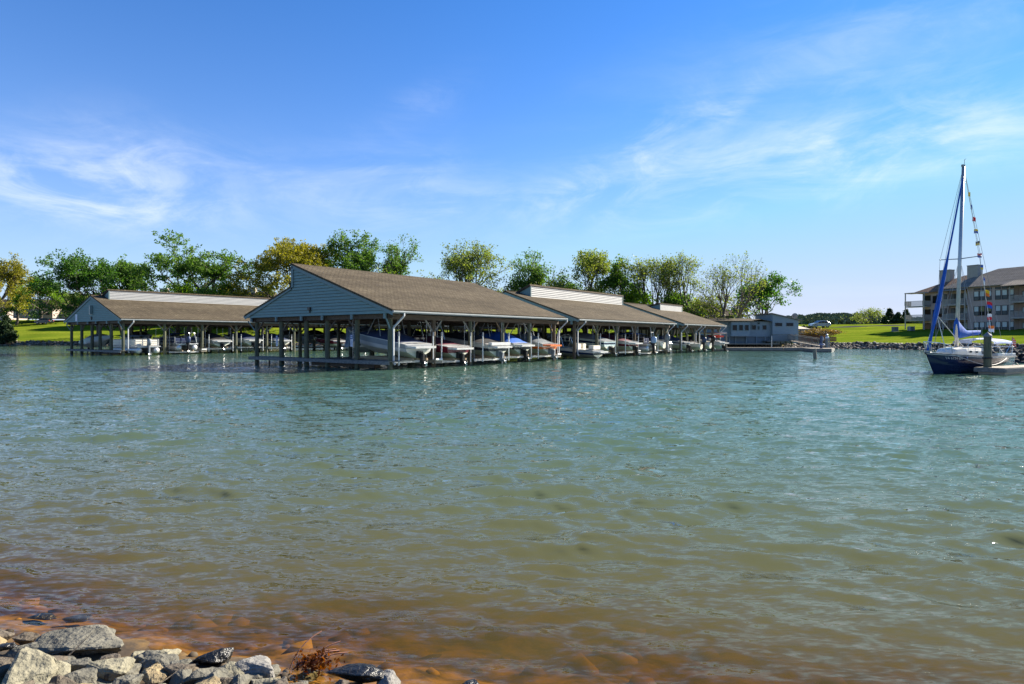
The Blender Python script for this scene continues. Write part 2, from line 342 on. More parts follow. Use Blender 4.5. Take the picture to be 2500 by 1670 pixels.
def lawn_mat():
    mt = bpy.data.materials.new('lawn'); mt.use_nodes = True; nt = mt.node_tree; N = nt.nodes; Lk = nt.links
    b = N['Principled BSDF']; b.inputs['Roughness'].default_value = .95; b.inputs['Specular IOR Level'].default_value = .0
    tc = N.new('ShaderNodeTexCoord')
    def nz(scale, det, st=(1, 1, 1)):
        mp = N.new('ShaderNodeMapping'); mp.inputs['Scale'].default_value = st; Lk.new(tc.outputs['Object'], mp.inputs[0])
        n = N.new('ShaderNodeTexNoise'); n.inputs['Scale'].default_value = scale; n.inputs['Detail'].default_value = det; Lk.new(mp.outputs[0], n.inputs['Vector']); return n.outputs['Fac']
    def mix(f, a, bb):
        m_ = N.new('ShaderNodeMix'); m_.data_type = 'RGBA'
        Lk.new(f, m_.inputs[0])
        for s_, v in ((6, a), (7, bb)):
            if hasattr(v, 'is_output'): Lk.new(v, m_.inputs[s_])
            else: m_.inputs[s_].default_value = (*v, 1)
        return m_.outputs[2]
    def rg(v, a, bb):
        r = N.new('ShaderNodeMapRange'); Lk.new(v, r.inputs[0]); r.inputs[1].default_value = a; r.inputs[2].default_value = bb; return r.outputs[0]
    c = mix(rg(nz(.09, 5, (1, 2.2, 1)), .38, .62), (.105, .148, .014), (.215, .235, .026))
    c = mix(rg(nz(.35, 6, (.12, 3.2, 1)), .48, .62), c, (.078, .112, .010))
    c = mix(rg(nz(2.5, 6), .35, .7), c, (.105, .155, .012))
    sp = N.new('ShaderNodeSeparateXYZ'); Lk.new(tc.outputs['Object'], sp.inputs[0])
    c = mix(rg(sp.outputs[2], .85, .55), c, (.13, .105, .075))
    Lk.new(c, b.inputs['Base Color'])
    nb = N.new('ShaderNodeTexNoise'); nb.inputs['Scale'].default_value = 6; nb.inputs['Detail'].default_value = 6; Lk.new(tc.outputs['Object'], nb.inputs['Vector'])
    bp = N.new('ShaderNodeBump'); bp.inputs['Strength'].default_value = .6; bp.inputs['Distance'].default_value = .08; Lk.new(nb.outputs['Fac'], bp.inputs['Height']); Lk.new(bp.outputs[0], b.inputs['Normal'])
    return mt
M['lawn'] = lawn_mat()
_xs = np.concatenate([[-3000, -2000, -1300, -900, -650, -480, -380, -310], np.arange(-270, 271, 1.8), [290, 320, 350, 380, 410, 440, 470, 500, 530, 560, 600, 640, 680, 740, 820, 950, 1300, 2000, 3000]])
_ys = np.concatenate([[-300, -120, -60, -30, 0], np.arange(14, 330, 1.8), np.arange(335, 800, 25), np.arange(800, 1100, 30), [1150, 1300, 1700, 2300, 3200, 4500]])
tag(grid_mesh('ground', _xs, _ys, land_z, M['lawn']), 'green mown lawn banks beyond the lake', kind='structure')

# near shore the photographer stands on, running under the water as the lake bed
SN = (.258, .966)
def near_s(X, Y): return (X+3.69)*SN[0]+(Y-4.29)*SN[1]
def near_z(X, Y):
    s = near_s(X, Y); z = np.where(s < 0, -s*.16, -.36*np.minimum(s, 1.5)-.2*np.maximum(s-1.5, 0)); z = np.where(s > 6, -1.44-(s-6)*.6, z)
    return np.maximum(z, -3.6)+.035*np.sin(X*5.1+Y*2)*np.sin(Y*4.3-X)+.02*np.sin(X*13+1)*np.sin(Y*11)
def ngz(x, y): return float(near_z(np.array(x), np.array(y)))
M['bed'] = mk('silty_stony_bed', (.040, .023, .009), (.235, .130, .028), scale=4.2, rough=.8, bump=.5, bscale=9, lo=.40, hi=.62, detail=8)
def _bed_dry():
    N = M['bed'].node_tree.nodes; Lk = M['bed'].node_tree.links; b = N['Principled BSDF']; src = b.inputs['Base Color'].links[0].from_socket
    g = N.new('ShaderNodeNewGeometry'); sp = N.new('ShaderNodeSeparateXYZ'); Lk.new(g.outputs['Position'], sp.inputs[0]); r = N.new('ShaderNodeMapRange'); r.inputs[1].default_value = -.03; r.inputs[2].default_value = .05; Lk.new(sp.outputs[2], r.inputs[0])
    mx = N.new('ShaderNodeMix'); mx.data_type = 'RGBA'; Lk.new(r.outputs[0], mx.inputs[0]); Lk.new(src, mx.inputs[6]); mx.inputs[7].default_value = (.040, .032, .022, 1); Lk.new(mx.outputs[2], b.inputs['Base Color'])   # bare mud and grit above the waterline, algae below it
_bed_dry()
tag(grid_mesh('shore_ground', np.arange(-16, 16.01, .12), np.arange(-7, 15.01, .12), near_z, M['bed']), 'stony shore running down into the lake', kind='structure')

# ------------------------------------------------------------------ water
def water_mat():
    mt = bpy.data.materials.new('lake_water'); mt.use_nodes = True; nt = mt.node_tree; N = nt.nodes; Lk = nt.links; N.clear()
    def nd(t, **k):
        n = N.new(t)
        for a, b in k.items(): setattr(n, a, b)
        return n
    def m(op, a, b=None, clamp=False):
        n = nd('ShaderNodeMath', operation=op); n.use_clamp = clamp
        for i, x in enumerate((a, b)):
            if x is None: continue
            if hasattr(x, 'is_output'): Lk.new(x, n.inputs[i])
            else: n.inputs[i].default_value = x
        return n.outputs[0]
    def vm(op, a, b):
        n = nd('ShaderNodeVectorMath', operation=op)
        for i, x in enumerate((a, b)):
            if hasattr(x, 'is_output'): Lk.new(x, n.inputs[i])
            else: n.inputs[i].default_value = x
        return n.outputs[0]
    out = nd('ShaderNodeOutputMaterial'); geo = nd('ShaderNodeNewGeometry')
    sp = nd('ShaderNodeSeparateXYZ'); Lk.new(geo.outputs['Position'], sp.inputs[0]); x, y = sp.outputs[0], sp.outputs[1]
    # slope field for the ripples the mesh is too coarse for
    def slope(scale, k, rot, st, det=3):
        mp = nd('ShaderNodeMapping'); mp.inputs['Rotation'].default_value = (0, 0, math.radians(rot)); mp.inputs['Scale'].default_value = st; Lk.new(geo.outputs['Position'], mp.inputs[0])
        n = nd('ShaderNodeTexNoise'); n.inputs['Scale'].default_value = scale; n.inputs['Detail'].default_value = det; n.inputs['Roughness'].default_value = .55; n.inputs['Distortion'].default_value = .3; Lk.new(mp.outputs[0], n.inputs['Vector'])
        return vm('MULTIPLY', vm('SUBTRACT', n.outputs['Color'], (.5, .5, .5)), (k*.6, k, 0))
    gust = nd('ShaderNodeTexNoise'); gust.inputs['Scale'].default_value = .05; gust.inputs['Detail'].default_value = 3
    mpg = nd('ShaderNodeMapping'); mpg.inputs['Scale'].default_value = (.6, 1.5, 1); Lk.new(geo.outputs['Position'], mpg.inputs[0]); Lk.new(mpg.outputs[0], gust.inputs['Vector'])
    gk = nd('ShaderNodeMapRange'); Lk.new(gust.outputs['Fac'], gk.inputs[0]); gk.inputs[1].default_value = .3; gk.inputs[2].default_value = .7; gk.inputs[3].default_value = .6; gk.inputs[4].default_value = 1.15
    sl = vm('ADD', vm('ADD', slope(2.6, .36, 10, (.36, 1.4, 1)), slope(8, .74, 16, (.36, 1.4, 1), 2)), slope(22, .78, 6, (.45, 1.3, 1), 1))
    gv = nd('ShaderNodeVectorMath', operation='SCALE'); Lk.new(sl, gv.inputs[0]); Lk.new(gk.outputs[0], gv.inputs['Scale'])
    nrm = nd('ShaderNodeVectorMath', operation='NORMALIZE'); Lk.new(vm('ADD', geo.outputs['Normal'], gv.outputs[0]), nrm.inputs[0])
    # depth below the surface, from the slope of the bed
    s = m('ADD', m('MULTIPLY', m('ADD', x, 3.69), SN[0]), m('MULTIPLY', m('SUBTRACT', y, 4.29), SN[1]))
    wob = nd('ShaderNodeTexNoise'); wob.inputs['Scale'].default_value = .5; wob.inputs['Detail'].default_value = 4; Lk.new(geo.outputs['Position'], wob.inputs['Vector'])
    s = m('ADD', s, m('MULTIPLY', m('SUBTRACT', wob.outputs['Fac'], .5), 1.8))
    dep = m('ADD', m('MULTIPLY', m('MINIMUM', m('MAXIMUM', s, 0.0), 1.5), .36), m('MULTIPLY', m('MAXIMUM', m('SUBTRACT', s, 1.5), 0.0), .2))
    clear = m('POWER', 2.718, m('MULTIPLY', dep, -2.0))            # how much of the bed still shows
    silt = m('POWER', 2.718, m('MULTIPLY', dep, -.95))             # stirred-up silt fades into open green water
    bc = nd('ShaderNodeMix', data_type='RGBA'); Lk.new(silt, bc.inputs[0]); bc.inputs[6].default_value = (.049, .104, .078, 1); bc.inputs[7].default_value = (.138, .088, .013, 1)
    body = nd('ShaderNodeBsdfDiffuse'); body.inputs['Normal'].default_value = (0, 0, 1); Lk.new(bc.outputs[2], body.inputs['Color'])      # light scattered back by the murky water column
    upn = nd('ShaderNodeCombineXYZ'); upn.inputs[2].default_value = 1.0; Lk.new(upn.outputs[0], body.inputs['Normal'])
    tr = nd('ShaderNodeBsdfTransparent'); tint = nd('ShaderNodeMix', data_type='RGBA'); Lk.new(clear, tint.inputs[0]); tint.inputs[6].default_value = (.62, .36, .07, 1); tint.inputs[7].default_value = (.97, .86, .60, 1); Lk.new(tint.outputs[2], tr.inputs['Color'])
    below = nd('ShaderNodeMixShader'); Lk.new(clear, below.inputs[0]); Lk.new(body.outputs[0], below.inputs[1]); Lk.new(tr.outputs[0], below.inputs[2])
    gl = nd('ShaderNodeBsdfGlossy'); gl.inputs['Roughness'].default_value = .03; Lk.new(nrm.outputs[0], gl.inputs['Normal'])
    dt = nd('ShaderNodeVectorMath', operation='DOT_PRODUCT'); Lk.new(geo.outputs['Incoming'], dt.inputs[0]); Lk.new(nrm.outputs[0], dt.inputs[1])
    fr = m('ADD', m('MULTIPLY', m('POWER', m('SUBTRACT', 1.0, m('MINIMUM', m('ABSOLUTE', dt.outputs['Value']), 1.0)), 5.0), .98), .02)   # Schlick, the same from both sides of the surface
    mx = nd('ShaderNodeMixShader'); Lk.new(fr, mx.inputs[0]); Lk.new(below.outputs[0], mx.inputs[1]); Lk.new(gl.outputs[0], mx.inputs[2]); Lk.new(mx.outputs[0], out.inputs[0])
    return mt
def build_water():
    rng = np.random.default_rng(5); NR, NA = 760, 700
    r = np.geomspace(1.9, 460, NR); a = np.radians(np.concatenate([np.linspace(-82, -46, 60)[:-1], np.linspace(-46, 46, NA), np.linspace(46, 82, 60)[1:]]))
    R, A = np.meshgrid(r, a, indexing='ij'); X = R*np.sin(A); Y = R*np.cos(A); Z = np.zeros_like(X)
    dr = R*(math.log(460/1.9)/NR); da = R*math.radians(92/NA); sp = np.maximum(dr, da)
    nw = 64
    for i in range(nw):
        lam = .15*(1.9/.15)**((i+rng.random()*.6)/nw); k = 2*math.pi/lam
        th = math.radians(195+rng.normal(0, 24)); ph = rng.random()*6.283          # wind chop running in towards the near shore
        steep = .037*(1.8 if .25 < lam < .8 else .62)
        arg = k*(math.sin(th)*X+math.cos(th)*Y)+ph
        fade = np.clip((lam/sp-2.2)/2.0, 0, 1)
        w = np.sin(arg); Z += fade*steep/k*(w+.28*np.cos(2*arg))
    mod = .72+.28*np.sin(X*.9+.4*Y+1)*np.sin(.7*Y-.3*X)
    sN = near_s(X, Y); Z *= mod*np.clip(.35+.25*sN, .3, 1)
    V = np.stack([X, Y, Z], -1).reshape(-1, 3); n = len(a); I, J = np.meshgrid(np.arange(NR-1), np.arange(n-1), indexing='ij'); q = (I*n+J).ravel()
    o = attr_mesh('water', V, np.stack([q, q+1, q+n+1, q+n], 1), water_mat(), smooth=True)
    tag(o, 'green lake water with small wind ripples', kind='structure')
build_water()

# ------------------------------------------------------------------ stones
def rock_bm(seed, dims, cuts=15, nz=.10, sub=3):
    rnd = random.Random(seed); bm = bmesh.new()
    for _ in range(cuts):
        v = Vector((rnd.gauss(0, 1), rnd.gauss(0, 1), rnd.gauss(0, 1))).normalized()*rnd.uniform(.8, 1.08); bm.verts.new(v)
    bmesh.ops.convex_hull(bm, input=list(bm.verts))
    for v in [v for v in bm.verts if not v.link_faces]: bm.verts.remove(v)
    if sub:
        bmesh.ops.bevel(bm, geom=list(bm.edges), offset=.07, segments=1, affect='EDGES')
        bmesh.ops.triangulate(bm, faces=bm.faces)
        bmesh.ops.subdivide_edges(bm, edges=list(bm.edges), cuts=sub, use_grid_fill=True)
        off = Vector((seed*1.7, seed*.9, 3))
        for v in bm.verts:
            p = v.co
            d = nz*(mnoise.noise(p*1.6+off)+.5*mnoise.noise(p*3.7+off)+.3*mnoise.noise(p*8+off)+.18*mnoise.noise(Vector((p.x*4, p.y*4, p.z*18))+off))
            v.co = p+p.normalized()*d
    for v in bm.verts: v.co = Vector((v.co.x*dims[0]/2, v.co.y*dims[1]/2, v.co.z*dims[2]/2))
    bmesh.ops.recalc_face_normals(bm, faces=bm.faces)
    return bm
def stone_mat(name, c1, c2, c3, rough, spec=.3, wet=False):
    mt = mk(name, c1, c2, scale=7, rough=rough, bump=.9, bscale=26, spec=spec, detail=9)
    N = mt.node_tree.nodes; Lk = mt.node_tree.links; b = N['Principled BSDF']
    src = b.inputs['Base Color'].links[0].from_socket
    tc = N.new('ShaderNodeTexCoord'); v = N.new('ShaderNodeTexNoise'); v.inputs['Scale'].default_value = 18; v.inputs['Detail'].default_value = 8; v.inputs['Roughness'].default_value = .7; Lk.new(tc.outputs['Object'], v.inputs['Vector'])
    r = N.new('ShaderNodeMapRange'); Lk.new(v.outputs['Fac'], r.inputs[0]); r.inputs[1].default_value = .5; r.inputs[2].default_value = .72; r.inputs[4].default_value = .8
    mx = N.new('ShaderNodeMix'); mx.data_type = 'RGBA'; Lk.new(r.outputs[0], mx.inputs[0]); Lk.new(src, mx.inputs[6]); mx.inputs[7].default_value = (*c3, 1); Lk.new(mx.outputs[2], b.inputs['Base Color'])
    return mt
SM = {'pale': stone_mat('pale_stone', (.165, .152, .108), (.255, .235, .165), (.095, .09, .064), .8), 'grey': stone_mat('grey_stone', (.092, .088, .07), (.165, .155, .122), (.05, .047, .038), .8),
      'tan': stone_mat('tan_stone', (.22, .165, .085), (.30, .24, .14), (.12, .09, .055), .8), 'brown': stone_mat('brown_stone', (.075, .062, .047), (.13, .108, .08), (.045, .037, .03), .85),
      'black': stone_mat('wet_black_stone', (.010, .010, .010), (.022, .021, .019), (.006, .006, .006), .30, .5), 'white': stone_mat('grey_white_stone', (.13, .127, .12), (.235, .225, .205), (.05, .049, .047), .75)}
ROCKS = [  # px0, py0, px1, py1, tone, seed, yaw, label
 (-30, 1556, 122, 1700, 'pale', 3, .3, 'big pale green-grey boulder at the edge of the rocky shore'),
 (64, 1517, 312, 1600, 'grey', 11, -.15, 'long flat grey slab reaching into the water'),
 (72, 1489, 130, 1516, 'black', 5, .5, 'wet black lump poking out of the water beyond the slab'),
 (152, 1496, 218, 1514, 'black', 8, .1, 'low wet black stone touching the far edge of the slab'),
 (32, 1534, 88, 1574, 'brown', 9, .7, 'dark grey-brown stone wedged between boulder and slab'),
 (-12, 1560, 34, 1588, 'black', 12, .2, 'small black stone behind the big pale boulder'),
 (208, 1580, 326, 1672, 'pale', 14, .4, 'rounded cream boulder with a crack, in front of the slab'),
 (124, 1592, 234, 1655, 'grey', 17, -.2, 'split grey-green stone beside the rounded cream boulder'),
 (115, 1595, 157, 1634, 'brown', 19, .1, 'small brownish stone next to the big pale boulder'),
 (322, 1574, 446, 1634, 'grey', 23, -.5, 'wedge of grey stone lying slantwise above the tan one'),
 (338, 1606, 416, 1676, 'tan', 27, -.6, 'smooth yellow-tan stone leaning on the grey wedge'),
 (398, 1603, 470, 1650, 'brown', 29, .2, 'flat brown-grey stone below the grey wedge'),
 (268, 1630, 346, 1690, 'grey', 31, .3, 'rough dark-veined stone under the rounded cream boulder'),
 (155, 1648, 268, 1710, 'tan', 37, .0, 'pinkish tan stone in shade below the split stone'),
 (355, 1650, 480, 1710, 'pale', 41, .2, 'broad cream stone below the yellow-tan one'),
 (468, 1554, 565, 1628, 'black', 43, .4, 'glistening wet black boulder at the waterline'),
 (570, 1566, 678, 1664, 'white', 47, .1, 'tall jagged pale grey rock with vertical ridges'),
 (492, 1620, 572, 1656, 'grey', 53, .0, 'flat dark grey stone between the black boulder and jagged rock'),
 (430, 1638, 534, 1700, 'tan', 59, .3, 'mottled tan stone below the flat dark grey one'),
 (524, 1642, 580, 1690, 'brown', 61, .6, 'small brown stone left of the pointed one'),
 (550, 1632, 618, 1700, 'grey', 67, .9, 'pointed mossy grey stone in front of the jagged rock'),
 (610, 1643, 700, 1700, 'pale', 71, .2, 'whitish flat-topped stone at the foot of the jagged rock'),
 (664, 1628, 752, 1700, 'brown', 73, -.7, 'dark slanting stone by the dead weed'),
 (786, 1620, 932, 1668, 'black', 79, .1, 'wet dark rock awash past the dead weed'),
 (912, 1622, 984, 1690, 'white', 83, -.6, 'narrow glittering wet stone slanting out of the water'),
 (812, 1652, 852, 1690, 'brown', 89, .3, 'small rough stone beside the awash rock'),
 (1076, 1646, 1196, 1700, 'black', 97, .0, 'dark submerged rock just breaking the surface'),
]
for (x0, y0, x1, y1, tone, seed, yaw, lab) in ROCKS:
    pc = (x0+x1)/2; pyc = (y0+y1)/2+(y1-y0)*.1; zc = .1; X = Y = 0
    for _ in range(12):
        X, Y = gp(pc, pyc, zc); zc = ngz(X, Y)+.05
    dist = math.hypot(Y, CAM_H); w = (x1-x0)*Y/F_PX*1.22; hv = (y1-y0)*Y/F_PX
    ang = math.atan2(CAM_H-zc, Y); dep = min(max(.62*w, .5*hv/math.sin(ang)), 1.15*w); hgt = max((hv-dep*math.sin(ang)*.55)/math.cos(ang)*1.15, .28*w)
    bm = rock_bm(seed, (w, dep, hgt), cuts=random.Random(seed).choice((11, 13, 16)), nz=.11, sub=4 if w > .18 else 3)
    me = bpy.data.meshes.new('rock'); bm.to_mesh(me); bm.free(); me.materials.append(SM[tone])
    o = bpy.data.objects.new('rock', me); C.objects.link(o); o.rotation_euler = (random.Random(seed).uniform(-.1, .1), random.Random(seed+1).uniform(-.15, .15), yaw*.6)
    o.location = (X, Y, zc-hgt*.10); tag(o, lab, 'rock', 'stones along the near shore')

for i in range(85):
    rr = random.Random(700+i); px = rr.uniform(-80, 770); py = rr.uniform(1560 if px < 250 else 1610, 1760) if px < 480 else rr.uniform(1640, 1770); w = rr.uniform(.12, .30); zc = .1
    for _ in range(8):
        X, Y = gp(px, py, zc); zc = ngz(X, Y)
    bm = rock_bm(300+i, (w, w*rr.uniform(.6, 1), w*rr.uniform(.45, .75)), cuts=13, nz=.11, sub=2); me = bpy.data.meshes.new('rock'); bm.to_mesh(me); bm.free(); tn = rr.choice(('pale', 'grey', 'grey', 'tan', 'brown', 'brown')); me.materials.append(SM[tn])
    o = bpy.data.objects.new('rock', me); C.objects.link(o); o.rotation_euler = (rr.uniform(-.3, .3), rr.uniform(-.3, .3), rr.random()*6); o.location = (X, Y, zc+.01); tag(o, 'small %s filler stone lying among the larger shore rocks' % tn, 'rock', 'small %s filler stones of the near shore' % tn)

def stones(name, pts, mat, seed, kind_label, smooth=False):
    rng = np.random.default_rng(seed); t = (1+5**.5)/2
    ico = np.array([(-1, t, 0), (1, t, 0), (-1, -t, 0), (1, -t, 0), (0, -1, t), (0, 1, t), (0, -1, -t), (0, 1, -t), (t, 0, -1), (t, 0, 1), (-t, 0, -1), (-t, 0, 1)])/1.902
    fa = np.array([(0, 11, 5), (0, 5, 1), (0, 1, 7), (0, 7, 10), (0, 10, 11), (1, 5, 9), (5, 11, 4), (11, 10, 2), (10, 7, 6), (7, 1, 8), (3, 9, 4), (3, 4, 2), (3, 2, 6), (3, 6, 8), (3, 8, 9), (4, 9, 5), (2, 4, 11), (6, 2, 10), (8, 6, 7), (9, 8, 1)])
    Vs, Fs, Rn = [], [], []
    for i, (x, y, z, s) in enumerate(pts):
        q = ico*rng.uniform(.65, 1.2, (12, 1))*np.array([1, rng.uniform(.6, 1), rng.uniform(.45, .85)])*s
        a = rng.uniform(0, 6.28); ca, sa = math.cos(a), math.sin(a); b_ = rng.uniform(-.5, .5); cb, sb = math.cos(b_), math.sin(b_)
        q = q@np.array([(1, 0, 0), (0, cb, -sb), (0, sb, cb)])@np.array([(ca, sa, 0), (-sa, ca, 0), (0, 0, 1)])
        Vs.append(q+(x, y, z)); Fs.append(fa+12*i); Rn += [rng.random()]*12
    o = attr_mesh(name, np.vstack(Vs), np.vstack(Fs), mat, Rn, smooth=smooth); tag(o, kind_label, 'riprap', kind='stuff'); return o
def mk_attr(name, cols, rough=.85):
    mt = bpy.data.materials.new(name); mt.use_nodes = True; N = mt.node_tree.nodes; Lk = mt.node_tree.links; b = N['Principled BSDF']; b.inputs['Roughness'].default_value = rough; b.inputs['Specular IOR Level'].default_value = .25
    a = N.new('ShaderNodeAttribute'); a.attribute_name = 'rnd'; cr = N.new('ShaderNodeValToRGB'); e = cr.color_ramp.elements
    e[0].color = (*cols[0], 1); e[1].color = (*cols[-1], 1)
    for i, c in enumerate(cols[1:-1]): x = e.new((i+1)/(len(cols)-1)); x.color = (*c, 1)
    tc = N.new('ShaderNodeTexCoord'); nz = N.new('ShaderNodeTexNoise'); nz.inputs['Scale'].default_value = 4; nz.inputs['Detail'].default_value = 6; Lk.new(tc.outputs['Object'], nz.inputs['Vector'])
    ad = N.new('ShaderNodeMath'); ad.operation = 'MULTIPLY_ADD'; Lk.new(nz.outputs['Fac'], ad.inputs[0]); ad.inputs[1].default_value = .7; sb = N.new('ShaderNodeMath'); sb.operation = 'SUBTRACT'; Lk.new(a.outputs['Fac'], sb.inputs[0]); sb.inputs[1].default_value = .35; Lk.new(sb.outputs[0], ad.inputs[2])
    Lk.new(ad.outputs[0], cr.inputs[0]); Lk.new(cr.outputs[0], b.inputs['Base Color']); return mt
M['riprap'] = mk_attr('riprap_stone', [(.03, .026, .022), (.085, .073, .06), (.155, .138, .115), (.25, .225, .19)])
M['riprap_dk'] = mk_attr('dark_riprap_stone', [(.012, .014, .017), (.03, .033, .038), (.06, .062, .066)])
def riprap_along(x0, x1, n, seed, dmax=2.7, ymin=58, ymax=160):
    rng = np.random.default_rng(seed); pts = []
    while len(pts) < n:
        X = rng.uniform(x0, x1, 40000); Y = rng.uniform(ymin, ymax, 40000); D = shore_dist(X, Y); k = (D > -.5) & (D < dmax)
        for x, y, d in zip(X[k], Y[k], D[k]): pts.append((x, y, min(-.35+1.25*max(d, 0)/2.6, .85)+rng.uniform(-.05, .12), rng.uniform(.16, .46)))
    return pts[:n]
stones('riprap', riprap_along(-135, -60, 1500, 1), M['riprap'], 2, 'pale stone riprap below the lawn behind the small conifer shrub')
stones('riprap', riprap_along(30, 76, 2800, 3), M['riprap'], 4, 'mixed stone riprap along the bank below the clubhouse and apartments')
stones('riprap', riprap_along(-60, 30, 500, 5), M['riprap'], 6, 'stone riprap seen through the boathouse posts')
_r = np.random.default_rng(8)
stones('riprap', [(39.5+_r.normal(0, 1)*1.9+t*5.5, 47.2+_r.normal(0, .5)+t*.8, max(0, .75-abs(_r.normal(0, .35)))*min(1, .35+t*1.3), _r.uniform(.2, .5)) for t in _r.random(170)], M['riprap_dk'], 9, 'dark rock spit rising from the water behind the finger dock')
# pebbles and sunken stones of the near shore
_p = []
for _ in range(500):
    x = _r.uniform(-4.2, 1.0); s = _r.uniform(-1.7, .05); y = 4.29+(s-(x+3.69)*SN[0])/SN[1]; _p.append((x, y, ngz(x, y)+.0, _r.uniform(.012, .045)))
M['pebble'] = mk_attr('pebbles', [(.02, .016, .012), (.06, .045, .03), (.12, .095, .065), (.19, .16, .11)])
tag(stones('pebbles', _p, M['pebble'], 12, 'small pebbles and grit between the shore rocks'), cat='pebbles')
_p = []
for _ in range(150):
    x = _r.uniform(-6.5, 5); s = abs(_r.normal(0, 1.1))+.15; y = 4.29+(s-(x+3.69)*SN[0])/SN[1]; k = _r.uniform(.05, .2); k *= min(1, .3+s*.6); _p.append((x, y, min(ngz(x, y)-k*.25, -k*1.05-.02), k))
M['sunk'] = mk_attr('algae_coated_stones', [(.025, .014, .005), (.09, .048, .011), (.20, .11, .024), (.32, .19, .05)])
tag(stones('sunken_stones', _p, M['sunk'], 13, 'amber algae-coated stones under the shallow water', True), cat='stones')

